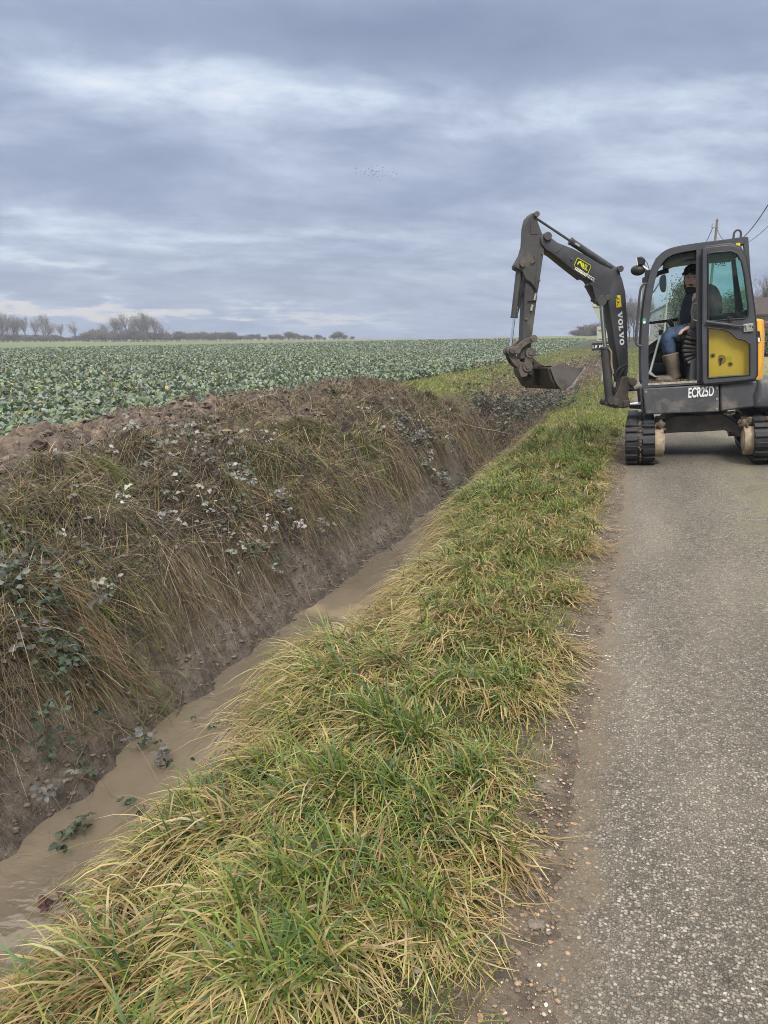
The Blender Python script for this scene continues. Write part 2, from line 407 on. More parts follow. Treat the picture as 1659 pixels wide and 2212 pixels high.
def hgt(x, y, detail=True):
    x = np.asarray(x, float); y = np.asarray(y, float)
    ditch = (x < -0.2) & (x > -9)
    wob = 0.20*fbm(y*0.55, x*0+3.3, 11, 3)+0.10*fbm(y*2.2, x*0.6+7.1, 12, 3)
    wl = ss(-x, 2.45, 3.4)*0.9
    x = x+(0.22*fbm(y*1.25, y*0+8.8, 14, 2)+0.14*fbm(y*4.2, y*0+1.8, 15, 3))*ss(-x, 2.1, 2.5)*(1-ss(-x, 2.8, 3.1))
    x = x+vshift(y)*ss(-x, 0.6, 1.0)*(1-ss(-x, 1.75, 2.2))
    xw = x+np.where(ditch, wob*ss(-x, 0.9, 1.4)*(1-ss(-x, 2.0, 2.35))*0.9 + wob*wl, 0)
    za = np.interp(xw, PX, PZ); zb = np.interp(xw, PX, PZ2)
    k = ss(y+0.25*x+0.6*fbm(y*0.9, x*0.9, 31, 2), 12.2, 14.4)
    # spoil heap fades out earlier on the bank crest
    kc = ss(y+0.4*x, 10.8, 14.2)
    za = za-np.where(x < -3.3, np.clip(za-0.10, 0, 1)*kc*0.75, 0)
    z = za*(1-k)+zb*k
    # mud bars on the right of the channel
    bar = ss(x, -2.12, -1.80)*(1-ss(x, -1.45, -1.3))*(ss(y, 4.6, 5.6)*(1-ss(y, 8.6, 9.6))*0.11+0.09*ss(fbm(x*1.3, y*0.9, 51, 2)-.10*(y < 4), 0.04, 0.22))
    z = z+bar*(z < -0.6)
    if detail:
        sp = ss(-x, 3.3, 4.1)*(1-ss(-x, 5.9, 6.4))*(1-ss(y+0.4*x, 9.5, 14))
        z = z+sp*(0.46*fbm(x*2.2, y*2.2, 21, 5, 0.6)+0.19*fbm(x*7, y*7, 22, 4, .65)+.10*(np.abs(fbm(x*2.7, y*2.7, 30, 3))*5-.4))
        bk = ss(-x, 2.55, 2.85)*(1-ss(-x, 3.6, 4.6))
        z = z+bk*(0.30*fbm(x*2.0, y*1.7, 23, 4, 0.6)+0.16*(np.abs(fbm(x*3.1+4, y*2.6, 27, 3))*4-.35)+0.08*fbm(x*9, y*9, 24, 3))
        mud = ss(-x, 1.35, 1.5)*(1-ss(-x, 2.8, 2.95))
        z = z+mud*(0.06*fbm(x*5, y*5, 25, 4, 0.6)+0.05*fbm(x*13, y*11, 28, 3, .6)*ss(-x, 2.45, 2.6))
        vg = ss(-x, 0.15, 0.5)*(1-ss(-x, 1.3, 1.5))
        z = z+vg*(0.09*fbm(x*2.3, y*2.0, 26, 3))+ss(-x, 0.0, 0.1)*(1-ss(-x, 0.35, 0.5))*0.022*fbm(x*14, y*12, 29, 3, .65)
    return z+far_z(x, y)
def hit(u, v, lift=0.0):
    r = ray(u, v); t = 0.8
    for _ in range(4000):
        p = CAMP+r*t
        if p[2] <= float(hgt(p[0], p[1]))+lift: return p
        t *= 1.004
    return CAMP+r*t

xs = np.unique(np.round(np.concatenate([-np.geomspace(9, 1500, 70), np.arange(-9, -6.2, 0.12), np.arange(-6.2, -1.2, 0.03), np.arange(-1.2, 0.2, 0.05), np.arange(0.2, 5, 0.3), np.geomspace(5, 900, 50)]), 4))
ys = np.unique(np.round(np.concatenate([[-400, -80, -20, -8, -3, -1], np.arange(-1, 9, 0.035), np.arange(9, 16, 0.07), np.arange(16, 40, 0.6), np.geomspace(40, 2600, 90)]), 4))
GX, GY = np.meshgrid(xs, ys)
gz = hgt(GX, GY)
nx, ny = len(xs), len(ys)
idx = np.arange(nx*ny).reshape(ny, nx)
q = np.stack([idx[:-1, :-1], idx[:-1, 1:], idx[1:, 1:], idx[1:, :-1]], -1).reshape(-1, 4)
gx, gy, gzf = GX.ravel(), GY.ravel(), gz.ravel()
C = np.zeros((len(gx), 4))
def setc(w_, c, wet=0.0):
    w_ = np.clip(w_, 0, 1)[:, None]; C[:] = C*(1-w_)+np.array([*c, wet])*w_
setc(np.ones(len(gx)), (0.045, 0.044, 0.02))                                   # grassy earth
nA = fbm(gx*0.02, gy*0.02, 61, 4)
crop = (gx < -6.1)*(gx > FIELD_X)*(gy < FIELD_Y)*1.0
setc(crop, (0.050, 0.066, 0.038))
far = ((gx <= FIELD_X) | (gy >= FIELD_Y))*(gx < -3)*1.0
setc(far, (0.19, 0.20, 0.095))
setc(far*ss(nA, -0.1, 0.15), (0.145, 0.175, 0.08))
setc(((gx < -3)*(np.minimum(np.abs(gy-FIELD_Y)+(gx < FIELD_X)*99, np.abs(gx-FIELD_X)+(gy > FIELD_Y)*99) < 4))*1.0, (0.10, 0.075, 0.045))
setc((gx > 3.4)*1.0, (0.15, 0.17, 0.06)); setc((gx > 3.4)*ss(nA, 0.0, 0.1)*0.8, (0.26, 0.23, 0.12))
inw = (gy < 16)
n5 = fbm(gx*3.1, gy*3.1, 62, 4); n6 = fbm(gx*12, gy*12, 63, 3)
spoil = ss(-gx, 3.3, 3.9)*(1-ss(-gx, 6.0, 6.5))*(1-ss(gy+0.4*gx, 9.5, 14))
setc(spoil*inw, (0.150, 0.116, 0.092)); setc(spoil*inw*ss(n5, 0.02, 0.22)*0.8, (0.215, 0.165, 0.118)); setc(spoil*inw*ss(-n5, 0.03, 0.2)*0.8, (0.095, 0.072, 0.060))
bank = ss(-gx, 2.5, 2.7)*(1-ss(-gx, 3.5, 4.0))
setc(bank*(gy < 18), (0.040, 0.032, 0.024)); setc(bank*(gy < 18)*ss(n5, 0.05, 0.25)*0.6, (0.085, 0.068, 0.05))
mudw = ss(-gx, 1.22, 1.32)*(1-ss(-gx, 2.72, 3.0))*(gy < 14)
setc(mudw, (0.135, 0.111, 0.090), 0.50); setc(mudw*ss(n5, 0.02, 0.22)*0.8, (0.092, 0.076, 0.063), 0.62); setc(mudw*ss(n6, 0.1, 0.25)*0.5, (0.175, 0.145, 0.117), 0.35); setc(mudw*(1-ss(gzf, WATER_Z+0.03, WATER_Z+0.12))*0.8, (0.078, 0.064, 0.053), 0.62)
sh = ss(gx, -0.42+0.0, -0.22)*(1-ss(gx, 0.15, 0.3))
setc(sh, (0.145, 0.115, 0.085)); setc(sh*ss(n5, -0.02, 0.2)*0.7, (0.095, 0.075, 0.056)); setc(sh*ss(n6, 0.05, 0.25)*0.6, (0.20, 0.165, 0.125))
M_ground = attr_mat('earth', 0.9, 0.42, 14.0, 1.0, 45.0, spec=0.4, bd=0.02, wet=True)
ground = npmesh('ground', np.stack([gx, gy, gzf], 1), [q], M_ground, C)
tag(ground, kind='structure')

# ------------------------------------------------------------------ road
def road_mat():
    m = bpy.data.materials.new('chip_asphalt'); m.use_nodes = True
    t = NT(m.node_tree); b = t.n['Principled BSDF']
    P = t.new('ShaderNodeTexCoord').outputs['Object']; X, Y, Z = t.sep(P)
    wp = t.vmath('ADD', P, t.vmath('SCALE', t.vmath('SUBTRACT', t.noise(P, 120, 2, 0.5, out='Color'), (0.5, 0.5, 0.5)), 0.0025))
    def chips(sc, lo, hi, thr):
        v = t.new('ShaderNodeTexVoronoi'); t.put(v.inputs['Vector'], wp); v.inputs['Scale'].default_value = sc
        cs = t.sep(v.outputs['Color'])
        return t.math('MULTIPLY', t.mr(v.outputs['Distance'], hi, lo), t.mr(cs[0], thr, thr+0.12)), cs[1]
    m1, r1_ = chips(108, 0.34, 0.62, 0.30); m2, r2_ = chips(190, 0.36, 0.62, 0.18)
    c = t.mix(t.mr(t.noise(P, 160, 4, 0.6), 0.3, 0.7), (0.060, 0.053, 0.045, 1), (0.12, 0.106, 0.088, 1))
    c = t.mix(t.math('MULTIPLY', m2, 0.85), c, t.ramp(r2_, [(0.0, (0.11, 0.098, 0.083, 1)), (0.5, (0.19, 0.173, 0.147, 1)), (1.0, (0.34, 0.315, 0.27, 1))]))
    c = t.mix(t.math('MULTIPLY', m1, 0.9), c, t.ramp(r1_, [(0.0, (0.13, 0.115, 0.097, 1)), (0.35, (0.20, 0.18, 0.153, 1)), (0.7, (0.30, 0.278, 0.24, 1)), (1.0, (0.43, 0.405, 0.355, 1))]))
    gr = t.mr(t.noise(P, 34, 5, 0.75), 0.30, 0.70, 0.62, 1.38); c = t.vmath('SCALE', c, gr)
    edge = t.math('MAXIMUM', m1, t.math('MULTIPLY', m2, 0.7)); rnd = r1_
    dust = t.math('MULTIPLY', t.mr(t.math('ADD', t.noise(P, 1.3, 5, 0.6), t.math('MULTIPLY', t.noise(P, 9, 4, 0.6), 0.4)), 0.5, 0.95), 0.30)
    c = t.mix(dust, c, (0.22, 0.20, 0.165, 1))
    wear = t.mr(t.noise(t.vmath('MULTIPLY', P, (1.0, 0.25, 1.0)), 1.1, 4, 0.6), 0.42, 0.68)
    c = t.mix(t.math('MULTIPLY', wear, 0.35), c, (0.30, 0.27, 0.22, 1))
    mossx = t.math('MULTIPLY', t.mr(X, 0.45, 1.15), t.mr(X, 2.6, 1.9))
    moss = t.math('MULTIPLY', t.math('MULTIPLY', mossx, t.mr(t.noise(P, 2.2, 6, 0.7), 0.40, 0.62)), 0.75)
    c = t.mix(moss, c, (0.19, 0.19, 0.115, 1))
    pat = t.mr(t.noise(P, 3.7, 3, 0.5), 0.715, 0.76); c = t.mix(t.math('MULTIPLY', pat, 0.6), c, (0.40, 0.40, 0.33, 1))
    dk = t.mr(t.noise(t.vmath('ADD', P, (7, 3, 0)), 4.1, 4, 0.6), 0.70, 0.76); c = t.mix(t.math('MULTIPLY', dk, 0.6), c, (0.06, 0.055, 0.05, 1))
    ed = t.math('ADD', X, t.math('MULTIPLY', t.math('SUBTRACT', t.noise(P, 5, 5, 0.65), 0.5), 0.35))
    mud = t.mr(ed, 0.05, -0.07); mud2 = t.math('MULTIPLY', mud, t.mr(t.noise(P, 60, 3, 0.6), 0.30, 0.62, 0.30, 0.95))
    c = t.mix(mud2, c, (0.17, 0.137, 0.10, 1))
    big = t.mr(t.noise(t.vmath('MULTIPLY', P, (1.0, 0.3, 1.0)), 1.7, 4, 0.6), 0.3, 0.7, 0.86, 1.14); c = t.vmath('MULTIPLY', t.vmath('SCALE', c, big), (1.015, 1.0, 0.965))
    t.put(b.inputs['Base Color'], c); b.inputs['Roughness'].default_value = 0.85; b.inputs['Specular IOR Level'].default_value = 0.3
    bp = t.new('ShaderNodeBump'); bp.inputs['Strength'].default_value = 0.7; bp.inputs['Distance'].default_value = 0.006
    t.put(bp.inputs['Height'], t.math('ADD', t.math('MULTIPLY', t.math('ADD', edge, t.math('MULTIPLY', rnd, 0.7)), t.math('SUBTRACT', 1.0, t.math('MULTIPLY', mud, 0.75))), t.math('MULTIPLY', t.noise(P, 45, 5, 0.7), t.math('MULTIPLY', mud, 2.5)))); t.l.new(bp.outputs[0], b.inputs['Normal'])
    return m
rx = np.array([-0.13, -0.03, 0.1, 0.3, 0.6, 1.0, 1.5, 2.2, 2.8, 3.2]); ry = np.unique(np.concatenate([np.arange(-4, 20, 0.06), np.geomspace(20, 420, 90)]))
RX, RY = np.meshgrid(rx, ry)
RXw = RX.copy(); RXw[:, 0] += 0.14*fbm(ry*2.6, ry*0, 71, 4)+0.06*fbm(ry*14, ry*0, 72, 2)
RZ = np.interp(RX, PX, PZ)+far_z(RX*0+1.5, RY)+0.006
RZ[:, 0] -= 0.012
ii = np.arange(RX.size).reshape(RX.shape)
rq = np.stack([ii[:-1, :-1], ii[:-1, 1:], ii[1:, 1:], ii[1:, :-1]], -1).reshape(-1, 4)
road = npmesh('road', np.stack([RXw.ravel(), RY.ravel(), RZ.ravel()], 1), [rq], road_mat()); tag(road, kind='structure')

# ------------------------------------------------------------------ ditch water
def water_mat():
    m = bpy.data.materials.new('muddy_water'); m.use_nodes = True
    t = NT(m.node_tree); b = t.n['Principled BSDF']
    P = t.new('ShaderNodeTexCoord').outputs['Object']
    f = t.mr(t.noise(t.vmath('MULTIPLY', P, (1, 0.6, 1)), 1.7, 4, 0.6), 0.38, 0.64)
    c = t.mix(f, (0.138, 0.114, 0.085, 1), (0.19, 0.156, 0.114, 1))
    lt = t.mr(t.noise(t.vmath('ADD', P, (3.1, 0.4, 0)), 1.1, 3, 0.5), 0.56, 0.66); c = t.mix(t.math('MULTIPLY', lt, 0.7), c, (0.34, 0.27, 0.18, 1))
    t.put(b.inputs['Base Color'], c); b.inputs['Roughness'].default_value = 0.03; b.inputs['IOR'].default_value = 1.6
    bp = t.new('ShaderNodeBump'); bp.inputs['Strength'].default_value = 0.8; bp.inputs['Distance'].default_value = 0.016
    rp = t.mr(t.noise(P, 1.6, 3, 0.5), 0.42, 0.60, 0.15, 1.0)
    t.put(bp.inputs['Height'], t.math('MULTIPLY', rp, t.math('ADD', t.noise(t.vmath('MULTIPLY', P, (1.0, 1.8, 1)), 11, 2, 0.45, 0.5), t.math('MULTIPLY', t.noise(P, 5, 2, 0.5), 0.5))))
    t.l.new(bp.outputs[0], b.inputs['Normal']); return m
mb = MB(); mb.add([(-2.9, -2, WATER_Z), (-1.3, -2, WATER_Z), (-1.3, 13.5, WATER_Z), (-2.9, 13.5, WATER_Z)], [(0, 1, 2, 3)])
tag(mb.build('ditch_water', water_mat()), kind='structure')
# ------------------------------------------------------------------ vegetation helpers
def nrm(a): return a/(np.linalg.norm(a, axis=-1, keepdims=True)+1e-9)
class Ribbons:
    def __init__(s): s.V = []; s.Q = []; s.C = []; s.k = 0
    def add(s, root, d, L, Wd, droop, c0, c1, curl=0.0, seg=4, clamp=None, taper=0.9, flat=0.6):
        N = len(root); L = np.broadcast_to(L, (N,)); Wd = np.broadcast_to(Wd, (N,)); droop = np.broadcast_to(droop, (N,))
        t = np.linspace(0, 1, seg+1)[None, :, None]
        cu = rng.normal(0, 1, (N, 3))*curl; cu[:, 2] *= 0.4
        P = root[:, None]+L[:, None, None]*(d[:, None]*t+cu[:, None]*t*t)
        P[:, :, 2] -= (L*droop)[:, None]*t[:, :, 0]**2
        if clamp is not None:
            g = hgt(P[:, :, 0], P[:, :, 1])+np.asarray(clamp).reshape(-1, 1)*t[:, :, 0]
            P[:, :, 2] = np.maximum(P[:, :, 2], g+0.004)
        T = np.gradient(P, axis=1); T = nrm(T)
        rv = rng.normal(0, 1, (N, 3)); rv[:, 2] *= (1-flat)
        S = nrm(np.cross(T, np.array([0, 0, 1.0])+0*T)+0.45*rv[:, None])
        wd = Wd[:, None, None]*(1-taper*t**1.8)*0.5
        A = P-S*wd; B = P+S*wd
        V = np.stack([A, B], 2).reshape(-1, 3)
        n1 = (seg+1)*2
        b = (np.arange(N)*n1)[:, None]+np.arange(seg)[None]*2
        Q = np.stack([b, b+1, b+3, b+2], -1).reshape(-1, 4)+s.k
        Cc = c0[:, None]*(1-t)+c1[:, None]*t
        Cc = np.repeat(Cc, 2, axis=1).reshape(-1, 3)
        s.V.append(V); s.Q.append(Q); s.C.append(Cc); s.k += len(V)
    def build(s, name, m, parent=None, origin=None):
        return npmesh(name, np.concatenate(s.V), [np.concatenate(s.Q)], m, np.concatenate(s.C), parent, origin=origin)
class Leaves:
    """folded leaf blades: 8 points, 6 faces each"""
    def __init__(s): s.V = []; s.C = []; s.n = 0
    def add(s, pos, d, nor, size, width, col, fold=0.15, bend=0.15):
        N = len(pos); d = nrm(d); side = nrm(np.cross(d, nor)); nor = nrm(np.cross(side, d))
        sz = np.broadcast_to(size, (N,))[:, None]; wd = sz*np.broadcast_to(width, (N,))[:, None]
        fo = rng.uniform(0.3, 1.6, (N, 1))*fold; be = rng.uniform(-0.6, 1.4, (N, 1))*bend
        def pt(t, sx, k): return pos+d*sz*t+side*wd*sx+nor*(abs(sx)*wd*fo*2-sz*be*t*t+rng.normal(0, .02, (N, 1))*sz*k)
        V = np.stack([pt(0, 0, 0), pt(.36, 0, 1), pt(.72, 0, 1), pt(1, 0, 0), pt(.30, -.5, 1), pt(.70, -.40, 1), pt(.30, .5, 1), pt(.70, .40, 1)], 1)
        s.V.append(V.reshape(-1, 3)); s.C.append(np.repeat(col*rng.uniform(.8, 1.2, (N, 1)), 8, axis=0)); s.n += N
    def build(s, name, m, parent=None, origin=None):
        b = (np.arange(s.n)*8)[:, None]
        tr = np.concatenate([b+np.array(x) for x in ((0, 1, 4), (2, 3, 5), (0, 6, 1), (2, 7, 3))])
        qd = np.concatenate([b+np.array(x) for x in ((1, 2, 5, 4), (1, 6, 7, 2))])
        return npmesh(name, np.concatenate(s.V), [tr, qd], m, np.concatenate(s.C), parent, origin=origin)
def pick(pal, N, jit=0.18, p=None):
    pal = np.array(pal); c = pal[rng.choice(len(pal), N, p=p)]
    return np.clip(c*rng.uniform(1-jit, 1+jit, (N, 1))*rng.uniform(0.93, 1.07, (N, 3)), 0.004, 0.9)
def onground(x, y, lift=0.0): return np.stack([x, y, hgt(x, y)+lift], 1)
def dirs(az, el): return np.stack([np.sin(az)*np.cos(el), np.cos(az)*np.cos(el), np.sin(el)], 1)
STRAW = [(.56, .445, .215), (.64, .53, .29), (.47, .345, .145), (.42, .29, .125), (.54, .46, .17)]
GREEN = [(.13, .205, .040), (.18, .25, .052), (.27, .30, .058), (.13, .205, .092), (.095, .16, .034)]
YGRN = [(.34, .335, .065), (.27, .30, .06), (.20, .255, .05), (.42, .37, .115)]
BROWN = [(.165, .122, .072), (.125, .098, .066), (.23, .172, .10), (.33, .25, .145), (.105, .08, .055), (.20, .125, .06)]
OLIVE = [(.135, .15, .05), (.175, .18, .06), (.105, .125, .042), (.23, .215, .085)]
def greyer(L): return [(r*.93, g*.965, b_*1.14) for r, g, b_ in L]
BROWN = greyer(BROWN)
M_grass = attr_mat('grass_blade', 0.5, 0.12, 9.0, trans=0.22, spec=0.4)
M_thatch = attr_mat('dry_stalk', 0.75, 0.2, 14.0, trans=0.08, spec=0.2)
M_leaf = attr_mat('leaf_blade', 0.55, 0.14, 40.0, trans=0.12, spec=0.35)
U = rng.uniform

# ---- near verge: tussocks of straw and green grass
vg = Ribbons()
def tussocks(n, y0, y1, ns, ng, x0=-1.24, x1=-0.26, scale=1.0, wmul=1.0):
    cx = U(x0, x1, n); cy = y0+(y1-y0)*U(0, 1, n); cx = cx-vshift(cy)*ss(-cx, .5, 1.0)
    for i in range(n):
        x, y = cx[i], cy[i]
        lush = np.clip(1.6*vnoise(x*1.9+3, y*1.6, 81)-.18, 0, 1)
        big = U(.65, 1.15)*scale*(1.0 if x < -0.55 else 0.72)
        # straw laid over towards the ditch and the near side
        m = int(ns*U(.5, 1.3)*(1.25-0.7*lush))
        az0 = R(218)+U(-.7, .7) if x < -0.6 else R(150)+U(-.8, .8)
        if x < -1.02: az0 = R(262)+U(-.4, .4)
        az = az0+rng.normal(0, .75, m); el = U(R(12), R(58), m)
        px_, py_ = x+rng.normal(0, .045, m), y+rng.normal(0, .045, m)
        L = U(.16, .40, m)*big; c = pick(STRAW, m)
        if U() < .2: c = pick([STRAW[3], STRAW[2], (.40, .27, .12)], m)
        vg.add(onground(px_, py_, U(0, .03, m)), dirs(az, el), L, U(.003, .0086, m)*wmul, U(.6, 1.35, m), c*.38, c*1.05, curl=.10, seg=5, clamp=U(.0, .07, m))  # straw bases darkened in the colour, as shade deep in the tufts
        m = int(ng*U(.4, 1.3)*(.35+1.1*lush))
        if m:
            az = U(0, 2*math.pi, m)+.0; el = U(R(38), R(86), m)
            px_, py_ = x+rng.normal(0, .035, m), y+rng.normal(0, .035, m)
            L = U(.13, .36, m)*big; c = pick(GREEN, m); tip = np.where(U(0, 1, (m, 1)) < .28, pick(YGRN+STRAW[:1], m), c*1.15)
            d = dirs(az, el)+np.array([-.28, -.18, 0])
            vg.add(onground(px_, py_, .0), nrm(d), L, U(.004, .0102, m)*wmul, U(.25, 1.0, m), c*.48, tip, curl=.10, seg=5, clamp=U(0, .05, m))  # green blade bases painted darker too, for the same shade
tussocks(80, 0.75, 2.6, 150, 95)
tussocks(110, 2.5, 5.5, 110, 65)
tussocks(190, 5.3, 12.5, 55, 70, wmul=1.4, scale=.95)
# lip of the ditch: straw hanging over the edge
for y0, y1, n in ((.7, 3, 1500), (3, 7, 1600), (7, 12.5, 1300)):
    x, y = U(-1.36, -1.06, n), U(y0, y1, n); x = x-vshift(y); c = pick(STRAW+BROWN[2:4]+OLIVE[:2], n)
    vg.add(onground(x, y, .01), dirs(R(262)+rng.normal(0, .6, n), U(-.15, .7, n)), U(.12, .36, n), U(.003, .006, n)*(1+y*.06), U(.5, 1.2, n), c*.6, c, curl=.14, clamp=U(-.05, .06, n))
# short turf between tussocks
for y0, y1, n, wm in ((.75, 3, 17000, 1), (3, 7, 17000, 1.3), (7, 14, 15000, 2.0)):
    x, y = U(-1.25, -.15, n), U(y0, y1, n); x = x-vshift(y)*ss(-x, .5, 1.0)
    keep = U(0, 1, n) < np.clip((-.14-x+.20*fbm(y*2.2, x*2, 82, 3))/.16, 0, 1); x, y = x[keep], y[keep]; n = len(x)
    gl = (vnoise(x*1.6, y*1.2, 83)+.25*vnoise(x*6, y*5, 84))[:, None]
    c = np.where(U(0, 1.1, (n, 1)) < gl, pick(GREEN+YGRN, n), pick(STRAW+YGRN+YGRN, n))
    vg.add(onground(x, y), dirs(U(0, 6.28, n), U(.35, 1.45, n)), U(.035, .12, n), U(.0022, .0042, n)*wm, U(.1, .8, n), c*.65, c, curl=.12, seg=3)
# smooth greener verge farther along and the strip beyond the road
for x0, x1, y0, y1, n, l0, l1, ww in ((-1.7, -.15, 12, 24, 16000, .06, .20, .008), (-1.8, -.15, 24, 80, 13000, .07, .22, .02), (-6.4, -3.0, 13.5, 24, 24000, .07, .24, .010), (-8.0, -3.2, 24, 75, 20000, .08, .28, .022), (3.3, 9, 9, 40, 16000, .04, .12, .012)):
    x = U(x0, x1, n); y = y0+(y1-y0)*U(0, 1, n)**1.4
    gl = (vnoise(x*.9, y*.6, 85)+.3*vnoise(x*4, y*3, 86))[:, None]
    c = np.where(U(0, .95, (n, 1)) < gl, pick(GREEN[:3]+YGRN[1:3], n), pick(YGRN+STRAW[:2]+YGRN, n))
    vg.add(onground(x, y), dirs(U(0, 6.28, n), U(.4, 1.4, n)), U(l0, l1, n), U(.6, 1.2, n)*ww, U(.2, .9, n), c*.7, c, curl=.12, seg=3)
tag(vg.build('verge_grass', M_grass), kind='stuff')

# ---- far bank: matted dry stems, sheaves and dead leaves on the cut face
bk = Ribbons()
def holes(x, y): return (fbm(x*1.9+2, y*1.5, 100, 3) < .07) | (U(0, 1, len(x)) < .14)
GREYB = [(.135, .112, .088), (.10, .083, .066), (.17, .145, .118), (.075, .062, .05), (.21, .18, .145)]
TAN = [(.34, .262, .158), (.44, .345, .205), (.25, .18, .095), (.30, .185, .078), (.54, .44, .27)]
def mat_layer(n, x0, x1, y0, y1, wm):
    x, y = U(x0, x1, n), U(y0, y1, n); h_ = holes(x, y); x, y = x[h_], y[h_]; n = len(x); c = pick(GREYB+BROWN[:2]+BROWN[4:5], n)
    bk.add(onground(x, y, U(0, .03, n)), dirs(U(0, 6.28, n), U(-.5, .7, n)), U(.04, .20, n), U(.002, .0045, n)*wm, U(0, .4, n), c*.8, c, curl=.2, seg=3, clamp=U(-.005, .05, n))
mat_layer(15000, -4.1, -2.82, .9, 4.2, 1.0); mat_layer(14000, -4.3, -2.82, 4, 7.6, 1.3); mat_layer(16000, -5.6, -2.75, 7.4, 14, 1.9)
def stalks(n, x0, x1, y0, y1, l0, l1, wm, pal, p=None, sd=.95):
    x, y = U(x0, x1, n), U(y0, y1, n); h_ = holes(x, y); x, y = x[h_], y[h_]; n = len(x); c = pick(pal, n)
    bk.add(onground(x, y, U(0, .07, n)), dirs(R(95)+rng.normal(0, sd+.4, n)+3.14*(U(0, 1, n) < .25), U(-.8, .6, n)), U(l0, l1, n), U(.0018, .0036, n)*wm, U(0, .25, n), c*.9, c*1.05, curl=.035, seg=2, clamp=U(.005, .10, n), taper=.5)
stalks(9500, -3.9, -2.85, .9, 4.2, .10, .36, 1.1, TAN+GREYB[:3]+OLIVE); stalks(7500, -4.0, -2.85, 4, 7.6, .12, .40, 1.3, TAN+GREYB[:3]+OLIVE); stalks(6500, -4.6, -2.8, 7.3, 14, .16, .5, 1.7, TAN+GREYB[:3]+OLIVE[:1])
stalks(1400, -5.6, -3.7, 1.5, 8, .06, .34, 1.0, GREYB+TAN[:2], sd=2.5); stalks(2600, -6.0, -4, 7.5, 14, .10, .4, 1.6, GREYB+TAN[:2], sd=2.5)
TAN = greyer(TAN)
def sheaf(n, x0, x1, y0, y1, wm, pals):
    for _ in range(n):
        x, y = U(x0, x1), U(y0, y1)
        if not holes(np.array([x]), np.array([y]))[0]: continue
        m = int(U(35, 110)); az = R(92)+rng.normal(0, 1.25); el = U(-.85, .2)-.3*(x > -3.2); pal = pals[rng.integers(0, len(pals))]; sp = U(.05, .13); L = U(.16, .42)
        px_, py_ = x+rng.normal(0, sp, m), y+rng.normal(0, sp, m); c = pick(pal, m)
        bk.add(onground(px_, py_, U(.01, .06, m)), dirs(az+rng.normal(0, .22, m), el+rng.normal(0, .22, m)), L*U(.6, 1.2, m), U(.002, .0042, m)*wm, U(.15, .6, m), c*.72, c*1.08, curl=.07, seg=4, clamp=U(.0, .06, m))
PALS = [OLIVE+GREEN[:1], OLIVE, TAN, TAN[:3]+BROWN[:2], BROWN+TAN[:1], OLIVE+TAN[:1], OLIVE+GREEN[:1]+TAN[:1], TAN[2:4]+BROWN[:1], GREYB+TAN[:1]]
sheaf(70, -3.85, -2.84, .9, 4.2, 1.0, PALS); sheaf(100, -4.0, -2.84, 4, 7.6, 1.25, PALS); sheaf(170, -4.5, -2.8, 7.4, 14, 1.8, PALS)
def hang(n, y0, y1, l0, l1, wm):
    x, y = U(-3.02, -2.82, n), U(y0, y1, n); k = vnoise(y*2.3, y*0+4, 94) > .36; x, y = x[k], y[k]; n = len(x); c = pick(TAN+BROWN+OLIVE[:2], n)
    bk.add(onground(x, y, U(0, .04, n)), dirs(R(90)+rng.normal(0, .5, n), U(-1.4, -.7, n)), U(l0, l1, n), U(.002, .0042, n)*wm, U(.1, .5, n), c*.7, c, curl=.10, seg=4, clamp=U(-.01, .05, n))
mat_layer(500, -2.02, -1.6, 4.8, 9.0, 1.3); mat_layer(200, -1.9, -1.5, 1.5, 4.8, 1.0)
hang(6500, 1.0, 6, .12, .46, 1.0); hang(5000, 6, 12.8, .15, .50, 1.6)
# loose stems fallen on the mud by the water
n = 420; x, y = U(-2.8, -2.46, n), U(1.0, 10, n); c = pick(TAN+GREYB, n); bk.add(onground(x, y, .006), dirs(U(0, 6.28, n), U(-.2, .3, n)), U(.05, .25, n), U(.002, .0035, n)*1.2, .1, c, c, curl=.05, seg=2, clamp=.01)
n = 260; x, y = U(-1.75, -1.35, n), U(1.0, 10, n); c = pick(TAN+GREYB, n); bk.add(onground(x, y, .006), dirs(U(0, 6.28, n), U(-.2, .3, n)), U(.05, .2, n), U(.002, .0035, n)*1.2, .1, c, c, curl=.05, seg=2, clamp=.01)
lt = Leaves()
for n, x0, x1, y0, y1, sz in ((3600, -4.1, -2.8, .9, 4.4, .030), (3600, -4.6, -2.8, 4.2, 8, .034), (4200, -5.8, -2.8, 7.8, 14, .045), (500, -2.8, -2.45, 1, 10, .026), (260, -1.3, -.3, .9, 9, .035)):
    x, y = U(x0, x1, n), U(y0, y1, n); ok = U(0, 1, n) < .3+2.2*np.clip(fbm(x*1.6, y*1.4, 99, 3)+.05, 0, 1); x, y = x[ok], y[ok]; n = len(x)
    lt.add(onground(x, y, U(.01, .07, n)), rng.normal(0, 1, (n, 3)), np.array([.3, -.3, .8])+rng.normal(0, .6, (n, 3)), sz*U(.5, 1.3, n), .62, pick(GREYB+GREYB+[(.05, .042, .038), (.13, .085, .055), (.26, .25, .225), (.07, .085, .055)], n), fold=.25, bend=.4)
for n, x0, x1, y0, y1, wm in ((1500, -4.3, -2.85, .9, 5, 1.0), (1500, -5.2, -2.85, 5, 13.5, 1.5)):
    x, y = U(x0, x1, n), U(y0, y1, n); c = pick([(.11, .085, .065), (.16, .125, .10), (.075, .056, .045), (.20, .165, .14)], n)
    bk.add(onground(x, y, U(0, .05, n)), dirs(U(0, 6.28, n), U(-.5, .9, n)), U(.1, .42, n), U(.003, .0065, n)*wm, U(.1, .9, n), c, c, curl=.28, seg=5, clamp=U(.01, .09, n), taper=.4)
tag(lt.build('leaf_litter', M_leaf), kind='stuff')
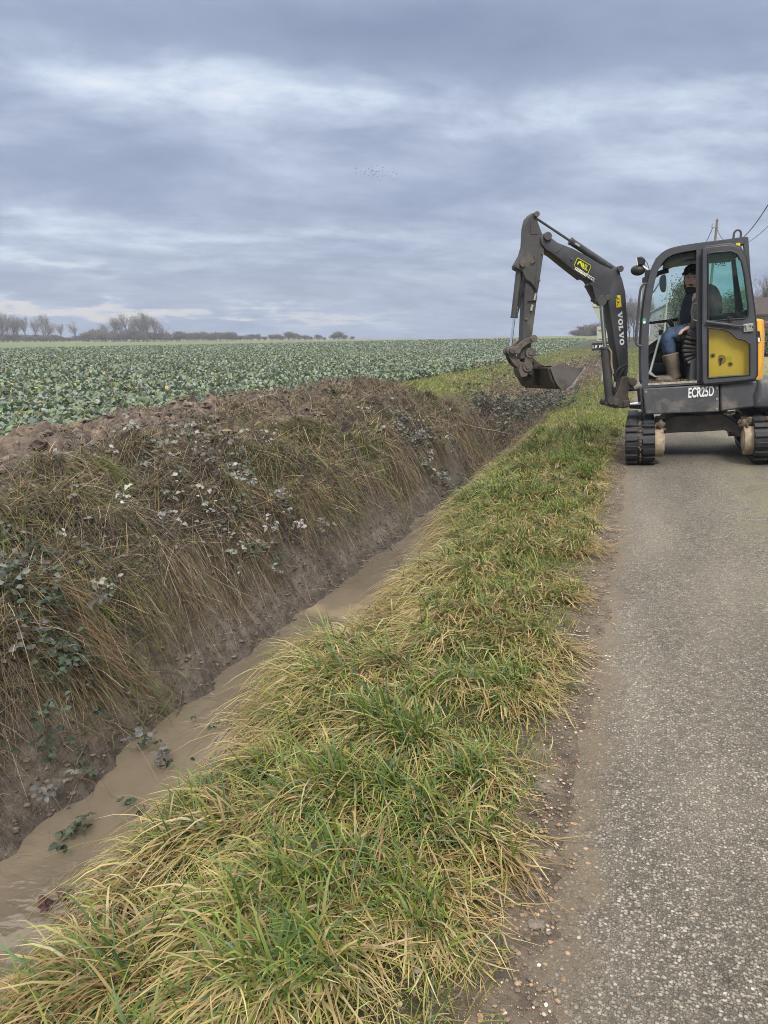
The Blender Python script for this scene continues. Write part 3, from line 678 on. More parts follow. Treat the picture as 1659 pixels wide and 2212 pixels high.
# end face of the dug stretch with hanging stems
n = 11000; x, y = U(-4.6, -1.6, n), U(11.6, 14.8, n); c = pick(BROWN+TAN[2:4]+GREYB, n)
bk.add(onground(x, y, U(0, .12, n)), dirs(R(185)+rng.normal(0, .6, n), U(-1.2, .5, n)), U(.2, .6, n), U(.005, .009, n), U(.3, 1.0, n), c*.7, c, curl=.15, clamp=U(0, .05, n))
# green tufts on the bank
for (u, v, r_, n) in ((915, 865, .45, 900), (930, 880, .4, 500), (650, 950, .45, 700), (790, 985, .4, 500), (60, 1250, .35, 260), (540, 1000, .3, 300), (240, 1390, .3, 260)):
    p = hit(u, v); x, y = p[0]+rng.normal(0, r_*.5, n), p[1]+rng.normal(0, r_*.7, n); c = pick(GREEN[:2]+OLIVE+OLIVE+TAN[:1], n)
    bk.add(onground(x, y), dirs(R(80)+rng.normal(0, 1.0, n), U(-.3, 1.1, n)), U(.12, .34, n), U(.003, .006, n)*(1+.06*p[1]), U(.3, 1.1, n), c*.7, c, curl=.12, clamp=U(0, .05, n))
tag(bk.build('bank_thatch', M_thatch), kind='stuff')

# ---- crop: rosettes of glaucous leaves
cr = Leaves()
GLA = [(.23, .265, .22), (.20, .25, .195), (.24, .295, .24), (.17, .225, .14), (.28, .33, .28), (.165, .22, .09), (.20, .25, .15), (.245, .28, .23), (.20, .23, .105)]
def crops(n, a0, a1, d0, d1, lpp, size, hgt_, wm=.72, pw=.5):
    # plants spread evenly over a wedge seen from the lane
    d = np.sqrt(U(d0*d0, d1*d1, n*4)); a = U(a0, a1, n*4); x = -np.sin(a)*d; y = np.cos(a)*d
    ok = (x < -6.25-.15*fbm(y*1.0, x*0, 95, 3)-.018*np.clip(y-20, 0, 60)) & (x > FIELD_X+1) & (y < FIELD_Y-1); x, y = x[ok][:n], y[ok][:n]; n = len(x)
    row = np.round(y/.28)*.28; y = np.where(U(0, 1, n) < .35, row+rng.normal(0, .04, n), y)
    X, Y = np.repeat(x, lpp), np.repeat(y, lpp); N = len(X); az = U(0, 6.283, N); el = U(-.1, 1.15, N)
    h = np.repeat(U(.35, 1.0, n), lpp)*hgt_*(.65+.5*vnoise(X*.8, Y*.8, 96))
    d_ = dirs(az, el); pos = onground(X, Y)+d_*np.array([1, 1, 0])*size*.35; pos[:, 2] += h*(.4+.6*np.sin(np.clip(el, 0, 2)))
    nor = np.cross(np.cross(d_, np.array([0, 0, 1.0])), d_)+rng.normal(0, .25, (N, 3))
    c = pick(GLA, N, .2); yl = U(0, 1, N) < .012; c[yl] = pick([(.62, .40, .06), (.60, .50, .08), (.50, .30, .10)], yl.sum())
    cr.add(pos, d_, nor, size*U(.6, 1.25, N), wm, c, fold=.22, bend=.35)
crops(6200, R(15), R(52), 6.5, 15, 10, .100, .24)
crops(11000, R(8), R(50), 14, 32, 8, .112, .25)
crops(20000, R(5), R(50), 31, 70, 6, .132, .21)
crops(23000, R(4), R(50), 68, 140, 5, .20, .15)
tag(cr.build('crop_leaves', M_leaf), kind='stuff')

# ---- spoil clods, lane-side gravel
def ico(sub):
    bm = bmesh.new(); bmesh.ops.create_icosphere(bm, subdivisions=sub, radius=1.0)
    V = np.array([v.co[:] for v in bm.verts]); Fc = np.array([[v.index for v in f.verts] for f in bm.faces]); bm.free(); return V, Fc
def lumps(name, x, y, r, cols, m, sub=2, flat=.7, rough=.35, sink=.3):
    V0, F0 = ico(sub); n = len(x); k = len(V0)
    sc = r[:, None]*np.stack([U(.75, 1.25, n), U(.75, 1.25, n), U(.5, 1.0, n)*flat], 1)
    rad = 1+rough*(rng.normal(0, .5, (n, k)))
    V = V0[None]*sc[:, None]*np.clip(rad, .45, 1.7)[:, :, None]
    a = U(0, 6.28, n); ca, sa = np.cos(a)[:, None], np.sin(a)[:, None]
    V = np.stack([V[:, :, 0]*ca-V[:, :, 1]*sa, V[:, :, 0]*sa+V[:, :, 1]*ca, V[:, :, 2]], 2)
    V[:, :, :2] += np.stack([x, y], 1)[:, None]; V[:, :, 2] += (hgt(x, y)+r*(flat-sink))[:, None]
    Fs = (F0[None]+(np.arange(n)*k)[:, None, None]).reshape(-1, 3)
    return npmesh(name, V.reshape(-1, 3), [Fs], m, np.repeat(cols, k, axis=0), smooth=False)
M_clod = attr_mat('clod_soil', 0.9, 0.35, 40.0, 0.5, 90.0, spec=0.3)
M_stone = attr_mat('gravel_stone', 0.65, 0.25, 60.0, spec=0.4)
n = 13000; x, y = U(-6.0, -3.5, n), 1.6+11*U(0, 1, n)**1.3
ok = U(0, 1, n) < .25+1.6*np.clip(fbm(x*1.3, y*1.1, 97, 3)+.1, 0, 1); x, y = x[ok], y[ok]; n = len(x)
V_ = 170; x = np.concatenate([x, U(-5.8, -3.75, V_)]); y = np.concatenate([y, U(1.6, 9, V_)]); n += V_; rr_ = .004+.030*U(0, 1, n)**5; rr_[-V_:] = U(.025, .075, V_)
tag(lumps('soil_clods', x, y, rr_, pick([(.155, .12, .095), (.115, .088, .070), (.205, .16, .118), (.175, .135, .108), (.24, .18, .125)], n), M_clod, 2, .7, .42), kind='stuff')
n = 9000; x = np.concatenate([U(-2.85, -2.50, n//2), U(-1.8, -1.35, n//2)]); y = U(1.0, 9.5, n)
tag(lumps('mud_crumbs', x, y, .002+.018*U(0, 1, n)**6, pick([(.135, .111, .09), (.10, .083, .068), (.18, .148, .118)], n), M_clod, 1, .6, .5), kind='stuff')
n = 60000; x = -.15+.16*rng.normal(0, 1, n)*np.where(U(0, 1, n) < .8, .75, 1.7); y = .9+9.5*U(0, 1, n)**1.6
ok = (x < .40) & (x > -.45) & (U(0, 1, n) < .30+1.3*np.clip(.2+fbm(x*2, y*1.6, 98, 3), 0, 1)); x, y = x[ok], y[ok]; n = len(x)
tag(lumps('lane_gravel', x, y, .0011+.0060*U(0, 1, n)**6, pick([(.22, .17, .12), (.34, .23, .14), (.42, .35, .26), (.15, .12, .10), (.55, .50, .42), (.30, .16, .10)], n, p=[.34, .20, .10, .28, .03, .05]), M_stone, 1, .7, .18, .1), kind='stuff')
def stone(u, v, r, c, label, cat='stone', name='stone'):
    p = hit(u, v); o = lumps(name, np.array([0.0]), np.array([0.0]), np.array([r]), np.array([c]), M_stone, 2, .6, .22, .1)
    o.location = (p[0], p[1], p[2]-float(hgt(0.0, 0.0))); tag(o, label, cat)
stone(1186, 1851, .019, (.20, .17, .14), 'flat grey stone at the grass edge halfway down the gravel shoulder')
stone(1156, 2003, .017, (.18, .155, .13), 'larger flat grey stone nearest the camera on the gravel shoulder')
stone(1319, 2130, .009, (.62, .60, .54), 'white flint chip lying on the asphalt near the bottom')
stone(1366, 1566, .010, (.68, .66, .60), 'small white pebble on the asphalt near the shoulder')
stone(149, 1015, .045, (.30, .17, .095), 'reddish brown brick fragment on the dug soil', 'brick piece', 'brick_fragment')

# ---- brambles: arching stems with toothed leaves
def bramble(u, v, rad, ns, nl, pal, label, stemc=BROWN, leaf=.05, up_=.18, lift=0.0, group=None, name='bramble', sl=(.3, .8), p0=None, wm=1.0):
    if p0 is None and nl > 30: nl = int(nl*2.1); leaf *= .80; ns = int(ns*3.2)
    p = hit(u, v) if p0 is None else np.array([p0[0], p0[1], float(hgt(p0[0], p0[1]))]); p = p+np.array([0, 0, lift])
    e = empty(name, tuple(p), label, 'bramble', group)
    rb = Ribbons(); x, y = p[0]+rng.normal(0, .45, ns)*rad, p[1]+rng.normal(0, .6, ns)*rad
    c = pick(stemc, ns); root = onground(x, y, U(0, .05, ns)); d = dirs(U(0, 6.28, ns), U(.5, 1.45, ns) if name == 'dead_bramble' else U(.1, 1.1, ns)); L = U(*sl, ns)
    rb.add(root, d, L, U(.002, .006, ns)*wm, (U(.2, .8, ns) if name == 'dead_bramble' else U(.7, 1.3, ns)), c*.8, c, curl=.2, seg=6, clamp=U(0, .06, ns)); rb.build('stems', M_thatch, e, origin=p)
    lf = Leaves(); ng_ = max(3, nl//6); sp_ = rng.integers(0, ng_, nl); t = U(.2, 1, ng_)[sp_]; k = rng.integers(0, ns, ng_)[sp_]; palg = pick(pal, ng_, .25)
    pos = root[k]+d[k]*(L[k]*t)[:, None]; pos[:, 2] -= L[k]*t*t*.9
    pos += rng.normal(0, .035 if name == 'bramble' else .08, (nl, 3)); pos[:, 2] = np.maximum(pos[:, 2], hgt(pos[:, 0], pos[:, 1])+U(.005, up_, nl))
    az = U(0, 6.28, nl); dd = dirs(az, U(-.5, .5, nl)); nn = np.array([.25, -.45, .8])+rng.normal(0, .45, (nl, 3))
    for da in (-.9, 0, .9):
        m = U(0, 1, nl) < (.95 if da == 0 else .65); q_ = dirs(az[m]+da, U(-.5, .4, m.sum()))
        lf.add(pos[m]+q_*leaf*.15, q_, nn[m], leaf*U(.55, 1.2, m.sum()), (.66), palg[sp_[m]]*U(.75, 1.2, (m.sum(), 1)), fold=.28, bend=.45)
    lf.build('leaves', M_leaf, e, origin=p); return e
PALE = [(.29, .305, .26), (.23, .24, .21), (.38, .39, .34), (.17, .17, .15), (.125, .12, .108), (.15, .135, .115)]
DARK = [(.040, .060, .036), (.055, .075, .045), (.10, .11, .10), (.15, .16, .15), (.03, .045, .03)]
MIXD = [(.05, .075, .045), (.105, .105, .095), (.15, .148, .135), (.085, .075, .07), (.28, .29, .25), (.12, .098, .08)]
bramble(300, 1000, .40, 30, 40, PALE+MIXD[:2], 'bramble with whitish upturned leaves at the left end of the heap, on bare soil', leaf=.055)
bramble(470, 1010, .42, 45, 90, PALE+MIXD, 'large bramble with many pale upturned leaves at the middle of the bank', leaf=.055)
bramble(545, 1090, .40, 45, 80, MIXD+PALE[:2], 'grey leaved bramble trailing over the bank above the red branch', leaf=.05)
bramble(490, 1220, .30, 22, 55, PALE+MIXD[:2], 'bramble trail with white leaves hanging down the middle of the cut face', leaf=.045)
bramble(120, 1200, .30, 25, 40, PALE[:3]+MIXD, 'small pale leaved bramble on the left of the bank below the bare soil', leaf=.045)
bramble(70, 1440, .30, 50, 260, DARK+MIXD[:3], 'dark leaved bramble low on the bank at the left edge', leaf=.05)
bramble(905, 975, .50, 45, 130, MIXD+PALE[:2], 'grey bramble draped on the bank left of the ditch end', leaf=.06)
bramble(960, 1040, .45, 40, 110, MIXD+DARK, 'dusty bramble hanging low beside the far end of the water', leaf=.055)
bramble(135, 1990, .10, 6, 13, [(.07, .03, .03), (.035, .05, .03), (.10, .05, .04)], 'purplish bramble sprig at the muddy edge beside the water, nearest the camera', leaf=.045, up_=.10, sl=(.1, .2))
bramble(465, 1590, .12, 8, 20, DARK[:3], 'dark green bramble sprig on the grass lip over the water', leaf=.04, up_=.08, sl=(.1, .25))
bramble(1125, 905, .85, 110, 700, DARK+MIXD[:3], 'dark green bramble mound closing the end of the ditch', leaf=.065, up_=.45, sl=(.5, 1.2), wm=1.6)
DEAD = [(.16, .108, .088), (.20, .138, .108), (.115, .082, .07), (.25, .19, .15)]
DST = [(.22, .155, .115), (.29, .215, .155), (.15, .112, .092), (.38, .30, .21)]
for (x_, y_, rd, ns, nl, lb) in ((-2.5, 15.8, 1.0, 300, 480, 'brown dead bramble thicket just behind the raised bucket'), (-2.2, 18.8, 1.1, 340, 560, 'purplish brown bramble thicket between the bucket and the boom'),
                         (-2.1, 22.5, 1.3, 380, 600, 'dead bramble thicket in front of the black name sign'), (-2.2, 27.5, 1.5, 340, 480, 'low brown thicket beyond the road signs')):
    bramble(0, 0, rd, ns, nl, DEAD, lb, stemc=DST, leaf=.055, up_=.9, sl=(.8, 1.7), name='dead_bramble', p0=(x_, y_), wm=2.0)

# ---- fallen sticks and stalks
def branch(pts, r, label, m=M_stickbark, lift=.03, side=(), cat='stick', name='fallen_stick', last=None):
    P = [hit(u, v)+np.array([0, 0, lift]) for u, v in pts]
    if last is not None: P[-1] = P[-1]+np.array(last)
    P = chaikin(P, 2, False); n = len(P); mb = MB()
    mb.tube([p+rng.normal(0, r*.5, 3) for p in P], list(np.linspace(r, r*.45, n)), 7)
    for (k, dv, L) in side:
        b = P[int(k*(n-1))]; dv = nrm(np.array(dv, float)); mb.tube([b, b+dv*L*.5+rng.normal(0, .01, 3), b+dv*L], [r*.55, r*.4, r*.2], 5)
    o = mb.build(name, m, origin=P[0]); tag(o, label, cat)
branch([(609, 1037), (692, 1077), (742, 1090), (788, 1091)], .016, 'thick red brown branch lying across the middle of the bank', M_redbark, .06, [(.5, (.3, -.2, .5), .25), (.75, (.4, -.5, -.2), .2)])
branch([(150, 1320), (212, 1397), (251, 1447), (290, 1490), (360, 1535)], .007, 'long thin reddish stem running down the bank to the mud', M_redbark, .05, [(.7, (.6, .2, .2), .18)])
branch([(288, 932), (340, 930), (400, 919)], .010, 'dark curved stick on top of the soil heap', M_stickbark, .05, [(.6, (.2, .3, .6), .2)])
branch([(844, 1192), (861, 1222), (871, 1255), (884, 1285)], .008, 'dark bent twig standing in the mud by the water', M_stickbark, .05)
branch([(758, 1384), (785, 1345), (811, 1305)], .007, 'thin stick lying on the mud at the lip of the grass verge', M_stickbark, .03, [(.4, (-.5, .3, .3), .12)])
branch([(781, 1073), (800, 1110), (818, 1149)], .008, 'pale straight stalk sloping down the bank right of the red branch', M_thatch if False else M_stickbark, .05)
branch([(699, 1063), (740, 1020), (778, 981)], .008, 'slender leaning twig above the red branch', M_stickbark, .10, [(.8, (.5, 0, .4), .2)])
branch([(780, 1040), (830, 1020), (905, 995)], .007, 'thin twig lying level on the bank below the grey bramble', M_stickbark, .08)
branch([(932, 917), (1010, 932), (1105, 952)], .006, 'long straw coloured stem stretched across the end of the ditch', mat('straw_stem', (.45, .36, .2), .8), .12)
branch([(395, 1505), (385, 1560), (372, 1585)], .006, 'short greenish twig hanging at the mud edge by the water', M_stickbark, .05)
def stalk(u, v, h, lean, label, forks, m=M_stickbark, r=.009):
    p = hit(u, v); mb = MB(); q_ = p+np.array([lean[0], lean[1], h])
    P = chaikin([p-np.array([0, 0, .05]), p*.6+q_*.4+np.array([.02, 0, 0]), q_], 2, False); mb.tube(P, list(np.linspace(r, r*.4, len(P))), 6)
    for k, dv, L in forks:
        b = P[int(k*(len(P)-1))]; mb.tube([b, b+nrm(np.array(dv, float))*L], [r*.5, r*.25], 5)
    tag(mb.build('dead_stalk', m, origin=p), label, 'dead stalk')
stalk(258, 893, .56, (-.22, .05, 0), 'tall dead stalk leaning left at the crop edge over the heap', [(.75, (.5, 0, .3), .13), (.5, (-.4, .2, .8), .1)])
stalk(773, 838, .62, (.0, .1, 0), 'thorny upright dead stalk on the bank crest before the crop', [(.4, (.5, 0, .6), .1), (.6, (-.5, 0, .6), .1)])
stalk(545, 955, .50, (.02, .0, 0), 'thin upright stalk rising from the middle of the bank', [(.5, (.5, .1, .6), .08)], r=.006)
stalk(700, 1045, .38, (.07, .03, 0), 'short dark thorny stub leaning right on the bank', [(.5, (-.5, .1, .6), .06)], r=.010)

# ------------------------------------------------------------------ mini excavator
def frame(O, deg):
    a = R(deg); e1 = np.array([math.cos(a), math.sin(a), 0]); e2 = np.array([-math.sin(a), math.cos(a), 0]); O = np.array(O, float)
    def T(u, v, d):
        r = ray(u, v); P0 = O+e2*d; k = ((P0-CAMP)@e2)/(r@e2); return CAMP+r*k
    return O, e1, e2, T
UO, U1, U2, TU = frame((0.70, 9.35, 0), 2.0)
def r1(x, y): return 1042.4+.3717*x, 427.9+.3717*y
def r2(x, y): return 1329.8+.19842*x, 482.8+.19842*y
def r3(x, y): return 1316.7+.20635*x, 768+.20635*y
def r4(x, y): return 1069.8+.19842*x, 449.9+.19842*y
def r8(x, y): return 1360.5+.10582*x, 647.4+.10582*y
def TL(T, reg, pts, d): return [T(*reg(x, y), d) for x, y in pts]
ZV = np.array([0, 0, 1.0])
ex_o = (0.70, 9.30, 0.0)
EX = empty('mini_excavator', ex_o, 'grey and yellow mini excavator standing on the lane with its door open and bucket raised', 'excavator')
def strip_prism(mbx, outer, inner, ext): mbx.prism(list(outer)+list(inner)[::-1], ext)
def text_mesh(name, s, p0, dx_, dy_, h, m, parent, wscale=1.0, bold=0.0, ext=0.002, spacing=1.0):
    """lettering standing on p0, dx_ along the line, dy_ up the letters, h capital height"""
    cu = bpy.data.curves.new(name, 'FONT'); cu.body = s; cu.size = 1.0; cu.offset = bold; cu.extrude = 0.0; cu.space_character = spacing
    o = bpy.data.objects.new(name, cu); COL.objects.link(o)
    dg = bpy.context.evaluated_depsgraph_get(); me = bpy.data.meshes.new_from_object(o.evaluated_get(dg))
    bpy.data.objects.remove(o); bpy.data.curves.remove(cu)
    dx_ = nrm(np.asarray(dx_, float)); dy_ = nrm(np.asarray(dy_, float)); og = np.array(ORIGIN(parent)); dn = np.cross(dx_, dy_)
    k = h/0.70
    for v in me.vertices:
        q_ = np.asarray(p0)+dx_*v.co[0]*k*wscale+dy_*v.co[1]*k+dn*ext-og; v.co = q_
    me.materials.clear(); me.materials.append(m); me.name = name
    o = bpy.data.objects.new(name, me); COL.objects.link(o); o.parent = parent; return o

# ---- undercarriage: two rubber tracks, tilted with the camber of the lane
TAU = R(4.4); CX = np.array([math.cos(TAU), 0, math.sin(TAU)]); CZ = np.array([-math.sin(TAU), 0, math.cos(TAU)]); CY = np.array([0, 1.0, 0])
CO = np.array([-0.085, 8.22, -0.035])
def c3(x, y, z): return CO+CX*x+CY*y+CZ*z
def loop_pts(n, r, y0, y1, zc):
    """points and outward normals round the track"""
    L = y1-y0; per = 2*L+2*math.pi*r; out = []
    for i in range(n):
        s = per*i/n
        if s < L: out.append((y0+s, zc-r, 0, -1))
        elif s < L+math.pi*r:
            a = (s-L)/r-math.pi/2; out.append((y1+r*math.cos(a), zc+r*math.sin(a), math.cos(a), math.sin(a)))
        elif s < 2*L+math.pi*r: out.append((y1-(s-L-math.pi*r), zc+r, 0, 1))
        else:
            a = (s-2*L-math.pi*r)/r+math.pi/2; out.append((y0+r*math.cos(a), zc+r*math.sin(a), math.cos(a), math.sin(a)))
    return out
def make_track(x0, x1, inner):
    mbx = MB(); lp = loop_pts(88, .205, .235, 1.70, .245); n = len(lp); V = []; Fs = []
    for (y, z, ny_, nz_) in lp:
        for x, rr in ((x0, .0), (x1, .0), (x1, -.035), (x0, -.035)): V.append(c3(x, y+ny_*rr, z+nz_*rr))
    for i in range(n):
        j = (i+1) % n
        for k in range(4): Fs.append((i*4+k, i*4+(k+1) % 4, j*4+(k+1) % 4, j*4+k))
    mbx.add(V, Fs)
    lg = loop_pts(44, .205, .235, 1.70, .245); xm = (x0+x1)/2
    for i, (y, z, ny_, nz_) in enumerate(lg):
        nn = CY*ny_+CZ*nz_; tt = np.cross(CX, nn)
        for side in (0, 1):
            if (i+side) % 2 and False: continue
            sft = .018*(1 if side else -1)
            xa, xb = (x0+.002, xm-.028) if side == 0 else (xm+.028, x1-.002)
            mbx.box(c3((xa+xb)/2, y, z)+nn*.010+tt*sft, (xb-xa, .052, .030), (CX, tt, nn))
        mbx.box(c3(xm, y, z)+nn*.002, (.05, .022, .014), (CX, tt, nn))
    tr = mbx.build('crawler_track', M_rub, EX, .004, 1)
    f = MB(); xi = x1-.03 if inner > 0 else x0+.03
    xc = (x0+x1)/2
    f.box(c3(xc, .97, .235), (x1-x0-.08, 1.30, .20), (CX, CY, CZ)); f.build('roller_frame', M_under, tr, .01)
    for (yy, nm, rad) in ((.235, 'idler_wheel', .165), (1.70, 'sprocket', .15)):
        d = MB(); xe = (x1+.085) if inner > 0 else (x0-.085)
        d.tube([c3(xc, yy, .245), c3(xe, yy, .245)], rad*.9, 28); d.tube([c3(xe-.02*inner, yy, .245), c3(xe+.012*inner, yy, .245)], rad*.62, 20)
        d.build(nm, M_tan, tr, .008)
    lm = MB()
    for k in range(26):
        p = c3((x1+.04 if inner > 0 else x0-.04)+random.uniform(-.05, .05), random.uniform(.18, .9), .40+random.uniform(-.02, .05)); lm.ball(p, [random.uniform(.015, .045) for _ in range(3)], 7, 5)
    lm.build('caked_mud', M_mudlump, tr)
    # mud pressed into the tread gap, front arc
    g_ = MB()
    for (y, z, ny_, nz_) in loop_pts(150, .205, .235, 1.70, .245):
        if y < .5 and random.random() < .75: g_.ball(c3(xm+random.uniform(-.016, .016), y+ny_*.006, z+nz_*.006), [random.uniform(.008, .017) for _ in range(3)], 6, 4)
    g_.build('tread_mud', M_mudlump, tr)['kind'] = 'stuff'
    return tr
make_track(0.0, .30, 1); make_track(1.245, 1.555, -1)
mbx = MB()
arch = [(425, 760), (500, 745), (560, 690), (640, 640), (1165, 605), (1260, 660), (1330, 710), (1400, 730), (1400, 850), (1330, 850), (1290, 815), (1200, 783), (950, 800), (740, 806), (590, 815), (520, 860), (480, 900), (425, 900)]
AO, A1, A2, TA = frame((0.7, 8.95, 0), 0)
mbx.prism(TL(TA, r3, arch, -.05), A2*.9); mbx.build('undercarriage_frame', M_under, EX, .012)
mbx = MB(); mbx.tube([c3(.78, .98, .40), c3(.78, .98, .62)], .30, 32); mbx.build('slew_ring', M_blk, EX)
mbx = MB()
mbx.tube([TU(*r3(480, 643), -.45), TU(*r3(585, 650), -.5)], .012, 8); mbx.tube([TU(*r3(1190, 610), -.45), TU(*r3(1310, 590), -.45)], .016, 8)
mbx.each('tie_bar', M_zinc, EX)
# ---- upper frame, skirts, counterweight
ND = -.755
mbx = MB(); mbx.prism(TL(TU, r1, [(955, 1120), (1560, 1085), (1560, 1205), (965, 1245)], -.69), U2*1.40); mbx.build('upper_frame', M_blk, EX, .02)
mbx = MB(); mbx.prism(TL(TU, r1, [(932, 1108), (1374, 1082), (1376, 1242), (946, 1257)], ND), U2*.06)
fp = [TU(*r1(932, 1108), ND), TU(*r1(946, 1257), ND)]
mbx.prism([fp[0]+U2*.065, fp[0]+U2*.55, fp[1]+U2*.55, fp[1]+U2*.065], -U1*.03)
mbx.build('front_skirt', M_body, EX, .012)
mbx = MB(); mbx.prism(TL(TU, r1, [(1380, 1083), (1592, 1060), (1604, 1085), (1576, 1150), (1584, 1214), (1384, 1241)], ND), U2*.07); mbx.build('rear_skirt', M_body, EX, .02)
mbx = MB()
for (x, y) in ((1363, 1103), (1363, 1166), (1360, 1224), (950, 1125)): p = TU(*r1(x, y), ND); mbx.tube([p-U2*.006, p+U2*.01], .012, 12)
mbx.each('skirt_bolt', M_zinc, EX)
mbx = MB(); mbx.prism(TL(TU, r1, [(1304, 1076), (1396, 1071), (1396, 1078), (1304, 1082)], ND-.004), U2*.03); mbx.build('orange_trim', M_org, EX)
pa = TU(*r1(1590, 1140), ND); a0 = (pa-UO)@U1; zt = TU(*r1(1620, 1062), ND)[2]; zb_ = TU(*r1(1590, 1218), ND)[2]
plan = [(a0-.02, -.74), (a0+.03, -.80), (a0+.20, -.78), (a0+.36, -.62), (a0+.50, -.36), (a0+.55, 0), (a0+.50, .36), (a0+.36, .62), (a0+.2, .76), (a0, .76)]
def up3(a, d, z): return UO+U1*a+U2*d+ZV*z
def loft(rings):
    V = []; Fs = []; n = len(rings[0])
    for rg in rings: V += list(rg)
    for k in range(len(rings)-1):
        for i in range(n): j = (i+1) % n; Fs.append((k*n+i, k*n+j, (k+1)*n+j, (k+1)*n+i))
    Fs += [tuple(range(n))[::-1], tuple((len(rings)-1)*n+i for i in range(n))]; return V, Fs
def shr(p, k, c=(.0, 0)): return [(c[0]+a0-.02+(a-a0+.02)*k if a > a0 else a, d*(.9+.1*k)) for a, d in p]
mbx = MB(); mbx.add(*loft([[up3(a, d, zb_+.02*(a-a0)) for a, d in shr(plan, .80)], [up3(a, d, zb_+.07) for a, d in plan], [up3(a, d, zb_+(zt-zb_)*.45) for a, d in plan], [up3(a, d, zt-.03) for a, d in shr(plan, .78)], [up3(a, d, zt+.01) for a, d in shr(plan, .62)]]))
mbx.build('counterweight', M_body, EX, .02)
hp = [(a0-.12, -.70), (a0+.035, -.69), (a0+.05, -.62), (a0+.10, -.45), (a0+.12, -.2), (a0+.13, 0), (a0+.12, .25), (a0+.10, .5), (a0+.02, .66), (a0-.35, .68), (a0-.35, -.66)]
zy = TU(*r1(1600, 700), ND)[2]
mbx = MB(); mbx.add(*loft([[up3(a, d, zt-.02) for a, d in hp], [up3(a-.01, d, zt+.2) for a, d in hp], [up3(a-.03*(a > a0), d*.98, zy-.16) for a, d in hp], [up3(a-.055*(a > a0), d*.97, zy) for a, d in hp]]))
mbx.build('engine_hood', M_org, EX, .02)
mbx = MB(); mbx.prism(TL(TU, r1, [(1597, 770), (1612, 775), (1618, 832), (1600, 838)], -.69), U2*.03); mbx.build('hood_vent', M_blk, EX, .004)
mbx = MB(); mbx.prism(TL(TU, r1, [(1600, 810), (1611, 812), (1613, 836), (1601, 836)], -.70), U2*.005); mbx.build('white_decal', M_white, EX)
# yellow side panel under the folded door
yp = MB(); yp.prism(TL(TU, r1, [(1282, 742), (1592, 736), (1592, 1052), (1282, 1074)], -.725), U2*.03); yp = yp.build('side_panel', M_yel, EX, .004)
mbx = MB()
for (x, y, rr) in ((1338, 916, .026), (1439, 965, .026)):
    p = TU(*r1(x, y), -.725); mbx.tube([p-U2*.004, p+U2*.01], rr, 18)
rec = chaikin(TL(TU, r1, [(1368, 912), (1400, 910), (1418, 930), (1414, 955), (1390, 966), (1367, 962)], -.729), 1); mbx.prism(rec, U2*.003)
mbx.build('lock_recess', mat('recess_ochre', (.36, .25, .05), .5), yp)
mbx = MB(); p = TU(*r1(1385, 938), -.729); mbx.tube([p-U2*.006, p+U2*.004], .018, 14); mbx.box(p-ZV*.035-U2*.004, (.016, .008, .05), (U1, U2, ZV))
for (x, y) in ((1338, 916), (1439, 965)): q_ = TU(*r1(x, y), -.731); mbx.tube([q_-U2*.002, q_+U2*.004], .012, 12)
mbx.each('key_lock', M_blk, yp)
mbx = MB(); mbx.prism(TL(TU, r1, [(1424, 918), (1448, 918), (1448, 941), (1424, 941)], -.729), U2*.003); mbx.build('lime_sticker', M_glime, yp)

# ---- cab
outer = [(925, 1095), (920, 900), (930, 700), (950, 540), (975, 420), (1005, 355), (1050, 310), (1110, 285), (1250, 262), (1400, 245), (1530, 225), (1545, 232)]
inner = [(966, 1085), (963, 850), (972, 680), (990, 540), (1012, 440), (1040, 378), (1078, 340), (1135, 318), (1250, 299), (1400, 282), (1500, 268), (1515, 268)]
CW = .94; CN = -.735
def ssm(reg, pts, d): return chaikin(TL(TU, reg, pts, d), 2, False)
for off in (CW-.06, 0.0):
    cab = MB(); e = U2*off
    Oo = [p+e for p in ssm(r1, outer, CN)]; Ii = [p+e for p in ssm(r1, inner, CN)]
    for k in range(len(Oo)-1):
        cab.prism([Oo[k], Oo[k+1], Ii[k+1], Ii[k]], U2*.06)
    for poly in ([(1243, 300), (1276, 295), (1278, 1076), (1245, 1080)], [(1518, 266), (1545, 232), (1560, 470), (1592, 760), (1594, 1045), (1568, 1047), (1566, 760), (1536, 470)], [(930, 1082), (1590, 1036), (1592, 1056), (930, 1106)]):
        if off > 0 and poly[0][0] == 1243: continue
        cab.prism([p+e for p in TL(TU, r1, poly, CN+.002)], U2*.056)
    cab_o = cab.build('cab_frame', M_frame, EX, .006, 2, 40)
cab_o['label'] = 'dark grey rounded cab frame'
ro = ssm(r1, outer[5:], CN+.01); ri = [p-ZV*.035 for p in ro]
mbx = MB()
for k in range(len(ro)-1): mbx.prism([ro[k]+ZV*.004, ro[k+1]+ZV*.004, ri[k+1], ri[k]], U2*(CW-.02))
mbx.build('cab_roof', M_frame, EX, 0)
mbx = MB(); hl = ssm(r1, [(1075, 352), (1140, 330), (1250, 312), (1400, 296), (1505, 285)], CN+.06); mbx.prism(hl+[p-ZV*(.045+.03*k/len(hl)) for k, p in list(enumerate(hl))[::-1]], U2*(CW-.13)); mbx.build('headliner', M_blk, EX)
mbx = MB(); mbx.prism(TL(TU, r2, [(440, 590), (455, 520), (575, 480), (580, 535), (480, 560)], .10), U2*.05); mbx.tube([TU(*r2(570, 490), .12), TU(*r2(700, 440), .12)], .008, 6); mbx.tube([TU(*r2(825, 395), .13), TU(*r2(825, 520), .13)], .010, 6); mbx.each('sun_visor', M_blk, EX)
